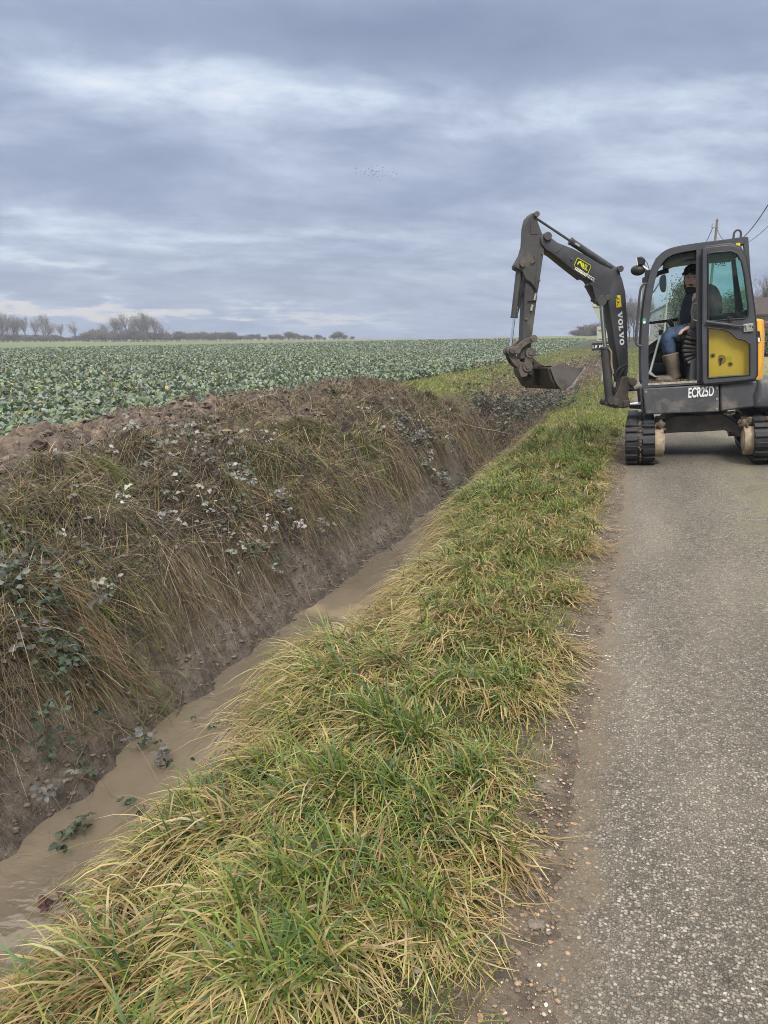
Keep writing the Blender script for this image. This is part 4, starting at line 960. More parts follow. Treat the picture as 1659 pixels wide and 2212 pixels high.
# far side: sill bar, lower black panel, tinted panes
FD = .15
mbx = MB(); mbx.prism(TL(TU, r2, [(360, 1072), (880, 1002), (880, 1040), (360, 1098)], FD), U2*.05); mbx.prism(TL(TU, r2, [(880, 1000), (1420, 960), (1420, 1100), (880, 1130)], FD), U2*.05); mbx.each('window_bar', M_blk, EX)
mbx = MB(); mbx.prism(TL(TU, r8, [(372, 940), (735, 690), (1500, 640), (1500, 1690), (372, 1700)], FD+.02), U2*.03); mbx.build('inner_panel', M_blk, EX)
mbx = MB(); mbx.prism(TL(TU, r8, [(372, 1110), (750, 860), (750, 910), (372, 1150)], FD-.05), U2*.05); mbx.prism(TL(TU, r8, [(385, 1320), (800, 1290), (800, 1480), (440, 1480), (385, 1420)], FD-.3), U2*.2); mbx.build('floor_console', M_seat, EX, .015)
mbx = MB(); mbx.add(TL(TU, r2, [(372, 1072), (420, 720), (480, 470), (640, 400), (880, 360), (1310, 300), (1420, 960), (880, 1003)], FD+.02), [tuple(range(8))]); mbx.build('far_window', M_glass, EX)
mbx = MB(); mbx.add(TL(TU, r8, [(385, 505), (900, 425), (900, 590), (735, 695), (372, 940)], FD+.018), [tuple(range(5))]); mbx.build('lower_window', M_glow, EX)
fi = ssm(r1, inner[1:7], CN+.06)
mbx = MB()
for k in range(len(fi)-1): mbx.add([fi[k], fi[k+1], fi[k+1]+U2*(CW-.12), fi[k]+U2*(CW-.12)], [(0, 1, 2, 3)])
mbx.build('windscreen', M_glass, EX)
rw = TL(TU, r1, [(1528, 300), (1552, 520), (1572, 700)], CN+.06); mbx = MB()
for k in range(2): mbx.add([rw[k], rw[k+1], rw[k+1]+U2*(CW-.12), rw[k]+U2*(CW-.12)], [(0, 1, 2, 3)])
mbx.build('rear_window', M_glass, EX)
rw = TL(TU, r1, [(1572, 700), (1590, 1045)], CN+.06); mbx = MB(); mbx.prism([rw[0], rw[1], rw[1]+U2*(CW-.12), rw[0]+U2*(CW-.12)], -U1*.03); mbx.build('rear_wall', M_blk, EX)
# strip of dark curtain and frame by the rear far corner
mbx = MB(); mbx.prism(TL(TU, r2, [(1275, 330), (1400, 330), (1420, 960), (1305, 960)], FD-.02), U2*.03); mbx.build('rear_curtain', M_seat, EX)
fl = TL(TU, r1, [(962, 1076), (1245, 1060)], CN+.01); mbx = MB(); mbx.prism([fl[0], fl[1], fl[1]+U1*.5, fl[1]+U1*.5+U2*(CW-.05), fl[0]+U2*(CW-.05)], -ZV*.04); mbx.build('cab_floor', mat('muddy_floor', (.14, .115, .085), .8, var=.5, scale=30, bump=.4, bscale=60), EX)
mbx = MB()
for k in range(120):
    s_ = random.random(); p = fl[0]*(1-s_)+fl[1]*s_+U2*random.uniform(.0, .3)+ZV*.004; mbx.ball(p, [random.uniform(.004, .014) for _ in range(3)], 6, 4)
mbx.build('floor_mud', M_mudlump, EX)['kind'] = 'stuff'
mbx = MB(); mbx.prism([fl[0]-U2*.012, fl[1]-U2*.012, fl[1]-U2*.012-ZV*.022, fl[0]-U2*.012-ZV*.022], U2*.02); mbx.build('sill_plate', mat('worn_sill', (.40, .37, .31), .5, .2, var=.4, scale=40), EX)
# seat, bellows console, levers
sb = TL(TU, r2, [(900, 700), (960, 660), (1060, 655), (1120, 700), (1160, 800), (1175, 930), (1150, 1010), (900, 1050)], -.28)
mbx = MB(); mbx.prism(chaikin(sb, 2), U2*.42); seat = mbx.build('seat', M_seat, EX, .03, 3)
mbx = MB(); mbx.prism(chaikin(TL(TU, r8, [(1000, 700), (1400, 620), (1420, 800), (1050, 860)], -.52), 1), U2*.5); mbx.build('seat_cushion', M_seat, seat, .03, 3)
bl = MB()
bp_ = [((1360, 690), (1170, 640)), ((1360, 830), (1140, 755)), ((1360, 910), (1105, 850)), ((1362, 980), (1085, 945)), ((1362, 1040), (1080, 1040)), ((1362, 1090), (1095, 1130)), ((1365, 1140), (1130, 1225)), ((1365, 1190), (1175, 1290))]
for k in range(1, len(bp_)):
    a_, b_ = bp_[k]; A_ = TU(*r8(*a_), -.50); B_ = TU(*r8(*b_), -.60); nn_ = nrm(np.cross(B_-A_, U2))
    V, Fs = loft([[A_+nn_*.013*sx+U2*sy*.10+U2*.0 for sx, sy in ((-1, -1), (1, -1), (1, 1), (-1, 1))], [B_+nn_*.017*sx+U2*(sy*.12+.06) for sx, sy in ((-1, -1), (1, -1), (1, 1), (-1, 1))]])
    bl.add(V, Fs)
bl.build('bellows', M_bel, EX, .010, 2)
mbx = MB(); mbx.prism(chaikin(TL(TU, r8, [(1150, 640), (1365, 560), (1365, 850), (1180, 720)], -.58), 1), U2*.25); mbx.prism(TL(TU, r8, [(1370, 1175), (1240, 1270), (1190, 1690), (1370, 1680)], -.66), U2*.35); mbx.prism(TL(TU, r8, [(1120, 800), (1370, 760), (1370, 1680), (1190, 1690)], -.30), U2*.5); mbx.build('side_console', M_frame, EX, .012)
mbx = MB(); mbx.tube([TU(*r8(410, 1490), -.30), TU(*r8(630, 700), -.30)], .012, 10)
lv = mbx.build('travel_lever', M_alu, EX)
mbx = MB(); mbx.tube([TU(*r8(615, 725), -.30), TU(*r8(635, 655), -.30), TU(*r8(645, 615), -.30)], [.015, .022, .024], 10); mbx.build('lever_knob', M_blk, lv)
mbx = MB(); mbx.prism(TL(TU, r8, [(375, 1470), (440, 1475), (530, 1560), (735, 1545), (735, 1575), (500, 1585), (375, 1520)], -.32), U2*.10); mbx.build('pedal', mat('pedal_metal', (.30, .29, .24), .5), EX, .006)
mbx = MB(); mbx.tube(chaikin([TU(*r8(x, y), -.10) for x, y in ((900, 640), (880, 560), (840, 480), (800, 430), (790, 420))], 2, False), [.014]*2+[.02]*6+[.026]*12, 10); mbx.build('joystick', M_blk, EX)
# mirrors, lights, rails, eye
mbx = MB(); mbx.tube(chaikin([TU(*r1(x, y), CN-.03) for x, y in ((958, 497), (930, 500), (914, 540), (903, 680), (889, 800), (890, 845), (905, 858), (925, 860))], 3, False), .0125, 10); mbx.build('grab_rail', M_frame, EX)
mbx = MB(); mbx.tube(chaikin([TU(*r1(x, y), CN-.03) for x, y in ((1246, 610), (1222, 618), (1213, 650), (1214, 690), (1225, 710), (1246, 713))], 2, False), .009, 8); mbx.build('door_handle_bar', M_frame, EX)
mbx = MB(); mbx.prism(TL(TU, r2, [(222, 370), (280, 355), (320, 380), (326, 415), (300, 452), (236, 457)], CN+.0), U2*.09); wl = mbx.build('work_light', M_blk, EX, .012)
mbx = MB(); mbx.prism(TL(TU, r2, [(222, 372), (232, 370), (244, 455), (236, 456)], CN-.002), U2*.08); mbx.build('lamp_glass', M_white, wl)
mbx = MB(); mbx.ball(TU(*r2(243, 510), CN+.05), (.075, .05, .055), 14, 10); mbx.prism(TL(TU, r2, [(190, 495), (200, 478), (300, 462), (298, 495), (268, 553), (200, 535)], CN+.02), U2*.05); mbx.build('side_mirror', M_blk, EX, .01)
mbx = MB(); mbx.tube([TU(*r2(300, 470), CN+.05), TU(*r2(345, 505), CN+.05)], .016, 8); mbx.tube([TU(*r2(315, 430), CN+.05), TU(*r2(335, 520), CN+.05)], .013, 8); mbx.build('lamp_bracket', M_zinc, EX)
mbx = MB(); mbx.tube(chaikin([TU(*r2(x, y), CN+.05) for x, y in ((320, 400), (345, 430), (360, 480), (372, 520))], 2, False), .004, 6); mbx.prism(TL(TU, r2, [(318, 512), (370, 505), (360, 600), (345, 640), (290, 640), (292, 590), (318, 580)], CN+.03), U2*.06); mbx.build('lamp_mount', M_blk, EX, .006)
mbx = MB(); mbx.prism(chaikin(TL(TU, r2, [(475, 600), (500, 560), (553, 545), (556, 745), (500, 752), (478, 690)], .34), 2), U2*.04); mbx.tube([TU(*r2(480, 640), .33), TU(*r2(410, 750), .2)], .010, 6); mbx.build('far_mirror', mat('mirror_back', (.10, .12, .13), .3), EX, .008)
mbx = MB(); pe = TU(*r1(1481, 212), CN+.10); mbx.tube([pe+U1*.034*math.cos(a)+ZV*.045*math.sin(a)*1.0 for a in np.linspace(-.3, math.pi+.3, 13)]+[pe-U1*.036-ZV*.04], .011, 8); mbx.tube([pe+U1*.034-ZV*.012, pe+U1*.036-ZV*.045], .011, 8); mbx.build('lifting_eye', M_frame, EX)
mbx = MB(); mbx.prism(TL(TU, r1, [(1472, 262), (1497, 259), (1499, 286), (1474, 289)], CN-.006), U2*.004); mbx.build('warning_sticker', M_ystk, EX)
st = MB(); st.prism(chaikin(TL(TU, r1, [(930, 699), (952, 699), (951, 722), (941, 732), (929, 724)], CN-.004), 1), U2*.003); st = st.build('green_sticker', M_green, EX)
mbx = MB(); pg = TU(*r1(940, 722), CN-.006); mbx.tube([pg, pg+U2*.003], .014, 18); mbx.build('white_disc', M_white, st)
# ---- open door folded against the cab side
DD = -.815
uo_ = [(1280, 300), (1300, 285), (1440, 268), (1492, 285), (1527, 340), (1547, 430), (1577, 640), (1587, 735), (1530, 745), (1280, 735)]
ui_ = [(1310, 325), (1330, 318), (1445, 308), (1482, 325), (1505, 370), (1520, 440), (1545, 640), (1542, 685), (1520, 700), (1310, 715)]
lo_ = [(1280, 735), (1420, 740), (1530, 745), (1587, 735), (1593, 850), (1593, 1030), (1580, 1052), (1430, 1070), (1285, 1082), (1280, 1060)]
li_ = [(1310, 755), (1395, 760), (1440, 778), (1478, 815), (1525, 825), (1552, 850), (1553, 1028), (1430, 1036), (1312, 1046), (1310, 1030)]
dr = MB(); dr.ring(TL(TU, r1, uo_, DD), TL(TU, r1, ui_, DD), U2*.05); dr.ring(TL(TU, r1, lo_, DD), TL(TU, r1, li_, DD), U2*.05)
door = dr.build('cab_door', M_frame, EX, .008, 2, 40); door['label'] = 'open cab door folded flat against the cab side'
rb = MB(); rb.tube(TL(TU, r1, ui_+ui_[:1], DD-.002), .009, 8, False); rb.tube(TL(TU, r1, li_+li_[:1], DD-.002), .009, 8, False); rb.tube(TL(TU, r1, uo_[:8]+lo_[4:]+uo_[:1], DD+.02), .014, 8, False); rb.build('door_seal', M_blk, door)
mbx = MB(); mbx.add(TL(TU, r1, ui_, DD+.02), [tuple(range(10))]); mbx.build('door_glass', M_gdoor, door)
mbx = MB(); mbx.add(TL(TU, r1, li_, DD+.02), [tuple(range(10))]); mbx.build('lower_door_glass', M_glow, door)
mbx = MB(); mbx.tube([TU(*r1(1298, 718), DD-.03), TU(*r1(1440, 738), DD-.03)], .014, 10); mbx.tube([TU(*r1(1440, 738), DD-.03), TU(*r1(1525, 746), DD-.03)], .008, 10); mbx.tube([TU(*r1(1298, 735), DD-.01), TU(*r1(1490, 752), DD-.01)], .007, 8); mbx.each('gas_strut', M_frame, door)
mbx = MB(); mbx.prism(TL(TU, r1, [(1516, 732), (1574, 728), (1575, 775), (1517, 779)], DD-.02), U2*.03); mbx.prism(TL(TU, r1, [(1530, 733), (1538, 733), (1538, 768), (1530, 766)], DD-.032), U2*.012); mbx.build('door_latch', M_zinc, door, .004)
mbx = MB(); mbx.prism(TL(TU, r1, [(1552, 740), (1560, 739), (1560, 748), (1552, 749)], DD-.024), U2*.005); mbx.prism(TL(TU, r1, [(1566, 745), (1573, 744), (1573, 754), (1566, 755)], DD-.024), U2*.005)
k_ = TU(*r1(1437, 702), DD-.012); mbx.tube([k_, k_+U2*.03], .03, 20); mbx.tube([k_-U2*.02, k_], .014, 12); mbx.each('door_knob', M_blk, door)
mbx = MB(); mbx.prism(TL(TU, r1, [(1260, 400), (1270, 400), (1270, 430), (1260, 430)], CN-.01), U2*.012); mbx.prism(TL(TU, r1, [(1262, 945), (1270, 945), (1270, 972), (1262, 972)], CN-.01), U2*.012); mbx.each('door_hinge', M_frame, EX)
# digger outline etched on the door glass
mbx = MB(); gd = DD+.015
for pl in ([(1080, 440), (1110, 425), (1135, 425), (1150, 440)], [(1150, 440), (1125, 445), (1122, 465), (1115, 465)], [(1150, 455), (1195, 455), (1200, 440), (1155, 440)], [(1160, 438), (1162, 415), (1185, 412), (1188, 438)], [(1080, 440), (1095, 448), (1115, 440)]):
    mbx.tube(TL(TU, r2, pl, gd), .0035, 5)
mbx.build('digger_decal', M_blk, door)
# model lettering on the skirt
tx = TU(*r1(1345, 1146), ND)-TU(*r1(1193, 1158), ND); p0 = TU(*r1(1193, 1159), ND-.004); hh = np.linalg.norm(TU(*r1(1193, 1104), ND)-TU(*r1(1193, 1159), ND))
tm = text_mesh('lettering', 'ECR25D', p0, tx, ZV, hh, M_white, EX, 1.0, .028, .003, 1.0)
og = np.array(ex_o); dxn = nrm(tx); w0 = max((np.array(v.co)+og-p0)@dxn for v in tm.data.vertices)
for v in tm.data.vertices:
    q_ = np.array(v.co); s_ = (q_+og-p0)@dxn; v.co = q_+dxn*(s_*(np.linalg.norm(tx)/w0)-s_)

# ---- boom, stick, bucket (boom swung towards the camera)
BO, B1, B2, TB = frame(tuple(TU(*r1(835, 1100), -.12)), 27.0)
B2 = np.array([B2[0], B2[1], -.05])
HW = .10
bf = [(505, 300), (530, 285), (570, 290), (680, 375), (850, 440), (1000, 520), (1150, 610), (1270, 665), (1310, 645), (1345, 665), (1385, 780), (1418, 920), (1432, 1150), (1445, 1600), (1447, 1750), (1425, 1900), (1385, 1900), (1350, 1760), (1300, 1350), (1245, 1090), (1225, 1010), (1190, 1025), (1150, 1020), (1060, 850), (980, 770), (800, 630), (640, 500), (545, 440), (500, 380), (492, 335)]
mbx = MB(); mbx.prism(TL(TB, r4, bf, -HW), B2*2*HW); boom = mbx.build('boom', M_grey, EX, .012, 2, 30)
cut = MB(); cut.prism(TL(TB, r4, [(1085, 735), (1098, 715), (1120, 712), (1160, 735), (1180, 765), (1176, 790), (1150, 800), (1120, 790), (1092, 765)], -.4), B2*.8); pc = TB(*r4(1338, 740), 0); cut.tube([pc-B2*.4, pc+B2*.4], .020, 16)
co = cut.build('cutter', M_blk)
boo = boom.modifiers.new('holes', 'BOOLEAN'); boo.object = co; boo.operation = 'DIFFERENCE'; boo.solver = 'EXACT'
boom.location = BLOC = Vector((0, 0, 0)); co.location = (0, 0, 0)
boom.modifiers.move(1, 0)
bpy.context.view_layer.update()
me_ = bpy.data.meshes.new_from_object(boom.evaluated_get(bpy.context.evaluated_depsgraph_get()))
boom.modifiers.clear(); boom.data = me_; me_.polygons.foreach_set('use_smooth', [True]*len(me_.polygons)); me_.set_sharp_from_angle(angle=R(30))
if len(me_.materials) > 1:
    me_.polygons.foreach_set('material_index', [0]*len(me_.polygons))
bpy.data.objects.remove(co)
def pin(mbq, reg, x, y, r_, d0, d1, T=TB):
    p = T(*reg(x, y), 0); mbq.tube([p+B2*d0, p+B2*d1], r_, 16)
# raised ribs and edge plates
mbx = MB()
for pl in ([(655, 480), (735, 415), (745, 422), (668, 488)],): mbx.prism(TL(TB, r4, pl, -HW-.006), B2*.006)
mbx.prism(TL(TB, r4, [(1060, 850), (1125, 880), (1215, 960), (1225, 1012), (1185, 1030), (1130, 1020), (1092, 985)], -HW-.012), B2*.012)
mbx.prism(TL(TB, r4, [(1245, 1090), (1270, 1080), (1370, 1740), (1350, 1760)], -HW-.004), B2*.004)
mbx.each('boom_plate', M_grey, boom, bevel=.003)
mbx = MB()
for x, y, rr in ((530, 325, .045), (1312, 675, .035), (1175, 985, .030), (1110, 985, .026), (1420, 1890, .04)): pin(mbx, r4, x, y, rr, -HW-.03, HW+.03)
for x, y in ((560, 352), (790, 572), (1178, 630), (1270, 975), (1360, 1525)): pin(mbx, r4, x, y, .012, -HW-.015, -HW+.01)
mbx.each('boom_pin', M_stick, EX, bevel=.004)
# stick
sf = [(400, 48), (440, 60), (460, 130), (512, 270), (545, 400), (530, 480), (472, 850), (400, 1420), (385, 1560), (350, 1640), (270, 1640), (285, 1540), (298, 1400), (322, 900), (330, 770), (300, 690), (225, 650), (222, 615), (290, 500), (318, 400), (330, 200), (352, 105)]
SW = .075
mbx = MB(); mbx.prism(TL(TB, r4, sf, -SW), B2*2*SW); stick = mbx.build('stick', M_stick, EX, .010, 2, 30)
mbx = MB()
mbx.prism(TL(TB, r4, [(385, 125), (440, 130), (470, 280), (385, 285)], -SW-.006), B2*.006)
mbx.prism(TL(TB, r4, [(470, 420), (535, 432), (470, 880), (430, 880)], -SW-.005), B2*.005)
mbx.prism(TL(TB, r4, [(360, 1000), (455, 995), (455, 1004), (360, 1008)], -SW-.03), B2*.03)
mbx.each('stick_plate', M_stick, stick, bevel=.003)
mbx = MB()
for x, y, rr in ((420, 85, .030), (268, 622, .032), (378, 1425, .032)): pin(mbx, r4, x, y, rr, -SW-.035, SW+.035)
for x, y in ((485, 510), (450, 795), (312, 1212)): pin(mbx, r4, x, y, .014, -SW-.02, -SW)
mbx.each('stick_pin', M_link, EX, bevel=.004)
mbx = MB(); mbx.tube(chaikin([TB(*r4(x, y), -SW-.02) for x, y in ((430, 520), (438, 560), (415, 590), (390, 600))], 2, False), .007, 6); mbx.build('hose_eye', M_stick, stick)
def cyl(x0, y0, x1, y1, f0, f1, rb_, rr_, name, d=0.0, mrod=M_chr, mb_=M_stick):
    A = TB(*r4(x0, y0), d); B = TB(*r4(x1, y1), d); S0 = A*(1-f0)+B*f0
    m1 = MB(); m1.tube([A, S0], rb_, 18); m1.tube([S0-(B-A)*.012, S0+(B-A)*.012], rb_*1.12, 18); m1.tube([A-B2*rb_*1.1, A+B2*rb_*1.1], rb_*.9, 14); o = m1.build(name, mb_, EX, .003)
    m2 = MB(); m2.tube([S0, B], rr_, 14); m2.build('piston_rod', mrod, o); m3 = MB(); m3.tube([B-B2*rr_*1.6, B+B2*rr_*1.6], rr_*2.2, 12); m3.build('rod_eye', mb_, o); return o
cyl(268, 625, 165, 1545, .60, 1, .038, .016, 'bucket_cylinder', -.0)
cyl(1305, 680, 425, 95, .555, 1, .038, .0135, 'stick_cylinder', 0.0, M_stick, M_grey)
cyl(1245, 2095, 1150, 1010, .54, 1, .050, .024, 'boom_cylinder', -.14)
mbx = MB(); mbx.tube([TB(*r4(1235, 1520), -.20), TB(*r4(1262, 1560), -.20), TB(*r4(1265, 1700), -.20), TB(*r4(1285, 1800), -.20)], .012, 8); mbx.build('cylinder_pipe', M_tan, EX)
# linkage
def bar(mbq, pts, w_, d0, d1, T=TB):
    P = chaikin([T(*r4(x, y), 0) for x, y in pts], 2, False); V = []
    L_, R_ = [], []
    for i in range(len(P)):
        t = nrm(P[min(i+1, len(P)-1)]-P[max(i-1, 0)]); s_ = np.cross(t, B2); L_.append(P[i]+s_*w_/2+B2*d0); R_.append(P[i]-s_*w_/2+B2*d0)
    for i in range(len(P)-1): mbq.prism([L_[i], L_[i+1], R_[i+1], R_[i]], B2*(d1-d0))
    for p in (P[0], P[-1]): mbq.tube([p+B2*d0*1.08, p+B2*d1*1.08], w_*.68, 16)
mbx = MB(); bar(mbx, [(200, 1548), (270, 1470), (378, 1425)], .062, -.13, -.09); bar(mbx, [(200, 1548), (270, 1470), (378, 1425)], .062, .09, .13); mbx.build('link_arm', M_link, EX, .004)
mbx = MB(); bar(mbx, [(152, 1552), (185, 1660), (270, 1725)], .075, -.075, -.035); bar(mbx, [(152, 1552), (185, 1660), (270, 1725)], .075, .035, .075); pin(mbx, r4, 160, 1550, .04, -.13, .13); mbx.build('push_link', M_link, EX, .004)
mbx = MB(); bar(mbx, [(350, 1578), (330, 1660), (318, 1725)], .085, -.11, -.06); bar(mbx, [(350, 1578), (330, 1660), (318, 1725)], .085, .06, .11); pin(mbx, r4, 350, 1578, .03, -.13, .13); pin(mbx, r4, 318, 1725, .03, -.13, .13); mbx.prism(TL(TB, r4, [(275, 1690), (370, 1700), (375, 1760), (345, 1830), (285, 1840), (255, 1760)], -.10), B2*.20); mbx.build('coupler', M_link, EX, .006)
# bucket: side profile pushed along its width; W is the full width
WB = 1.2; dn_ = -.42
prof = [(600, 1742), (640, 1712), (700, 1680), (735, 1688), (800, 1712), (880, 1732), (982, 1733)]
low = [(982, 1733), (940, 1800), (895, 1870), (830, 1940), (770, 1972), (720, 1972), (690, 1945), (655, 1890), (625, 1810), (600, 1742)]
full = prof+low[1:-1]
mbx = MB(); e = B2*.022
mbx.prism(TL(TB, r4, full, dn_), e); sp = mbx.build('bucket_side', M_plate, EX, .003); sp['label'] = 'lighter near side plate of the bucket'  # near plate in a paler steel than the shell and far plate
mbx = MB(); mbx.prism([p+B2*(WB-.022) for p in TL(TB, r4, full, dn_)], e); mbx.build('bucket_side', M_steel, EX, .003)
sh_ = TL(TB, r4, low[1:]+[(640, 1712)], dn_+.0222); cen = sum(sh_)/len(sh_); mbx = MB()
sh_ = chaikin(sh_, 1, False)
for k in range(len(sh_)-1):
    a_, b_ = sh_[k], sh_[k+1]; ia, ib = a_+(cen-a_)*.07, b_+(cen-b_)*.07
    mbx.prism([a_, b_, ib, ia], B2*(WB-.0444))
bucket = mbx.build('bucket_shell', M_steel, EX, .0)
mbx = MB(); mbx.prism(TL(TB, r4, [(975, 1738), (986, 1734), (835, 1946), (770, 1980), (766, 1970), (826, 1938)], dn_-.006), B2*(WB+.012)) if False else None
lp_ = TL(TB, r4, [(978, 1728), (992, 1733), (840, 1950), (775, 1982), (770, 1970), (828, 1936)], dn_-.004); mbx.prism(lp_, B2*.030); mbx.build('wear_lip', mat('bright_wear_edge', (.26, .245, .23), .45, .3, var=.3, scale=20), sp, .002)
# ears and stiffener on the back of the bucket
mbx = MB()
md = dn_+WB/2
for off in (-.11, .09):
    mbx.prism([p for p in TL(TB, r4, [(300, 1690), (330, 1660), (420, 1640), (470, 1680), (600, 1742), (640, 1850), (640, 1940), (480, 1930), (330, 1900), (270, 1830), (255, 1740)], md+off)], B2*.03)
for x, y, in ((418, 1655), (392, 1790)): pin(mbx, r4, x, y, .028, md-.16, md+.16)
mbx.prism(TL(TB, r4, [(600, 1742), (570, 1738), (600, 1860), (660, 1955), (690, 1950), (630, 1830)], dn_+.03), B2*(WB-.06))
mbx.build('bucket_ears', M_steel, EX, .005)
# kingpost at the foot of the boom
mbx = MB(); KP = [(1370, 1870), (1400, 1830), (1450, 1830), (1500, 1910), (1515, 1960), (1450, 1985), (1450, 2040), (1470, 2110), (1450, 2170), (1330, 2180), (1215, 2150), (1212, 2110), (1250, 2085), (1310, 2040), (1345, 1960)]
mbx.prism(TL(TB, r4, KP, -.17), B2*.06); mbx.prism(TL(TB, r4, KP, .11), B2*.06); mbx.prism(TL(TB, r4, [(1345, 2000), (1450, 1990), (1450, 2165), (1340, 2175)], -.11), B2*.22); pin(mbx, r4, 1420, 1890, .05, -.19, .19); pin(mbx, r4, 1245, 2105, .045, -.19, .19)
mbx.build('kingpost', M_link, EX, .010)
mbx = MB(); mbx.prism(TL(TU, r4, [(1440, 1965), (1620, 1955), (1620, 1985), (1445, 1995)], -.20), U2*.22); mbx.prism(TL(TU, r4, [(1550, 1990), (1625, 1985), (1625, 2110), (1560, 2120)], -.24), U2*.3); mbx.prism(TL(TU, r4, [(1440, 2120), (1625, 2120), (1625, 2190), (1460, 2180)], -.15), U2*.2); mbx.build('swing_bracket', M_stick, EX, .008)
mbx = MB(); mbx.tube([TU(*r4(1465, 2135), -.30), TU(*r4(1640, 2130), -.30)], .026, 14); sc_ = mbx.build('swing_rod', M_chr, EX)
mbx = MB(); mbx.prism(TL(TU, r4, [(1390, 2095), (1465, 2090), (1470, 2160), (1395, 2170)], -.34), U2*.09); mbx.build('rod_clevis', M_link, sc_, .008)
# hoses
mbx = MB()
def hose(pts, d, r_=.011): mbx.tube(chaikin([TB(*r4(x, y), d) for x, y in pts], 3, False), r_, 8)
hose([(330, 770), (380, 800), (440, 870), (445, 930)], -SW-.02); hose([(300, 700), (310, 800), (275, 900), (262, 1060), (248, 1120)], -SW+.02, .009); hose([(310, 740), (320, 830), (285, 960), (255, 1100)], -.0, .009)
hose([(1440, 1700), (1380, 1720), (1325, 1760), (1300, 1850), (1305, 1930)], -HW-.05); hose([(1400, 1740), (1360, 1800), (1330, 1900), (1300, 1990)], -HW-.08); hose([(1390, 1780), (1410, 1850), (1370, 1900), (1320, 2000)], -HW-.04); hose([(1350, 1780), (1340, 1850), (1300, 1950), (1290, 2040)], -HW-.02)
hose([(1290, 1940), (1285, 1980), (1300, 2010), (1312, 1990)], -HW-.10, .008)
mbx.each('hydraulic_hose', M_blk, EX)
mbx = MB()
mbx.tube([TB(*r4(443, 925), -SW-.02), TB(*r4(425, 1000), -SW-.02)], .012, 8); mbx.tube([TB(*r4(405, 1050), -SW-.02), TB(*r4(390, 1115), -SW-.02)], .014, 8); mbx.tube([TB(*r4(1305, 1890), -HW-.08), TB(*r4(1295, 1950), -HW-.08)], .013, 8); mbx.tube([TB(*r4(252, 1070), -.03), TB(*r4(246, 1135), -.03)], .012, 8); mbx.tube([TB(*r4(870, 385), -.05), TB(*r4(915, 415), -.05)], .012, 8)
mbx.each('hose_fitting', mat('pale_fitting', (.42, .40, .32), .45, .3), EX)
# lettering running down the boom
g0 = TB(*r4(1332, 1128), -HW-.003); g1 = TB(*r4(1357, 1494), -HW-.003); gs = g1-g0; Lg = np.linalg.norm(gs); gs /= Lg; gt = nrm(np.cross(gs, -B2)); gt = gt if gt[0] > 0 else -gt
GH = np.linalg.norm(TB(*r4(1332, 1300), -HW)-TB(*r4(1381, 1296), -HW))
gV = [(0, 1), (.48, 1), (.48, .86), (.41, .86), (.57, .40), (.72, .86), (.64, .86), (.64, 1), (1, 1), (1, .86), (.93, .86), (.64, 0), (.44, 0), (.08, .86), (0, .86)]
gL = [(0, 0), (.82, 0), (.82, .38), (.68, .38), (.62, .15), (.44, .15), (.44, .85), (.54, .85), (.54, 1), (0, 1), (0, .85), (.12, .85), (.12, .15), (0, .15)]
mbx = MB(); ws = [.98, .95, .85, .98, .95]; gap = .06; tot = sum(ws)+gap*4; cur = 0.0
def g3(s_, t_): return g0+gs*s_*Lg/tot+gt*t_*GH
for ch, wd in zip('VOLVO', ws):
    if ch in 'VL': mbx.prism([g3(cur+x*wd, y) for x, y in (gV if ch == 'V' else gL)], -B2*.002)
    else:
        o_ = [g3(cur+wd*(.5+.5*math.cos(a)), .5+.52*math.sin(a)) for a in np.linspace(0, 2*math.pi, 28, endpoint=False)]; i_ = [g3(cur+wd*(.5+.21*math.cos(a)), .5+.30*math.sin(a)) for a in np.linspace(0, 2*math.pi, 28, endpoint=False)]
        mbx.ring(o_, i_, -B2*.002)
    cur += wd+gap
mbx.build('boom_lettering', M_white, boom)
# stickers on the boom
def quad(reg, pts, d, name, m, th=.002, T=TB, nv=B2, par=boom):
    q_ = MB(); q_.prism(TL(T, reg, pts, d), nv*th); return q_.build(name, m, par)
quad(r4, [(1306, 955), (1362, 943), (1376, 1072), (1322, 1082)], -HW-.004, 'hazard_sticker', M_ystk)
mbx = MB(); tri = [(1313, 1003), (1321, 960), (1356, 985)]; tp = TL(TB, r4, tri+tri[:1], -HW-.006); mbx.tube(tp, .0022, 5); mbx.tube(TL(TB, r4, [(1322, 985), (1330, 978), (1338, 985)], -HW-.006), .0025, 5)
mbx.prism(TL(TB, r4, [(1322, 1030), (1335, 1020), (1352, 1026), (1338, 1038)], -HW-.006), B2*.002); mbx.tube(TL(TB, r4, [(1312, 1018), (1369, 1008)], -HW-.006), .0015, 5); mbx.tube(TL(TB, r4, [(1330, 1045), (1332, 1060)], -HW-.006), .003, 5)
mbx.build('hazard_symbol', M_blk, boom)
lg_ = [(900, 540), (1035, 620), (1040, 640), (1005, 715), (985, 720), (868, 640), (860, 620), (890, 552)]
quad(r4, lg_, -HW-.003, 'dealer_sticker', M_blk)
mbx = MB(); mbx.tube(TL(TB, r4, lg_+lg_[:1], -HW-.005), .0035, 5)
for pl in ([(890, 608), (912, 572), (938, 578), (952, 640), (938, 640), (926, 598), (912, 596), (902, 616)], [(950, 590), (968, 602), (962, 650), (985, 664), (1004, 668), (1000, 682), (948, 652)], [(975, 604), (1008, 624), (1006, 629), (973, 610)], [(974, 616), (1004, 634), (1002, 640), (972, 622)], [(972, 630), (1000, 647), (998, 653), (970, 636)], [(972, 643), (996, 658), (994, 663), (970, 650)]):
    mbx.prism(TL(TB, r4, pl, -HW-.005), B2*.002)
mbx.build('sticker_emblem', M_glime, boom)
d1_ = TB(*r4(988, 690), -HW)-TB(*r4(880, 622), -HW)
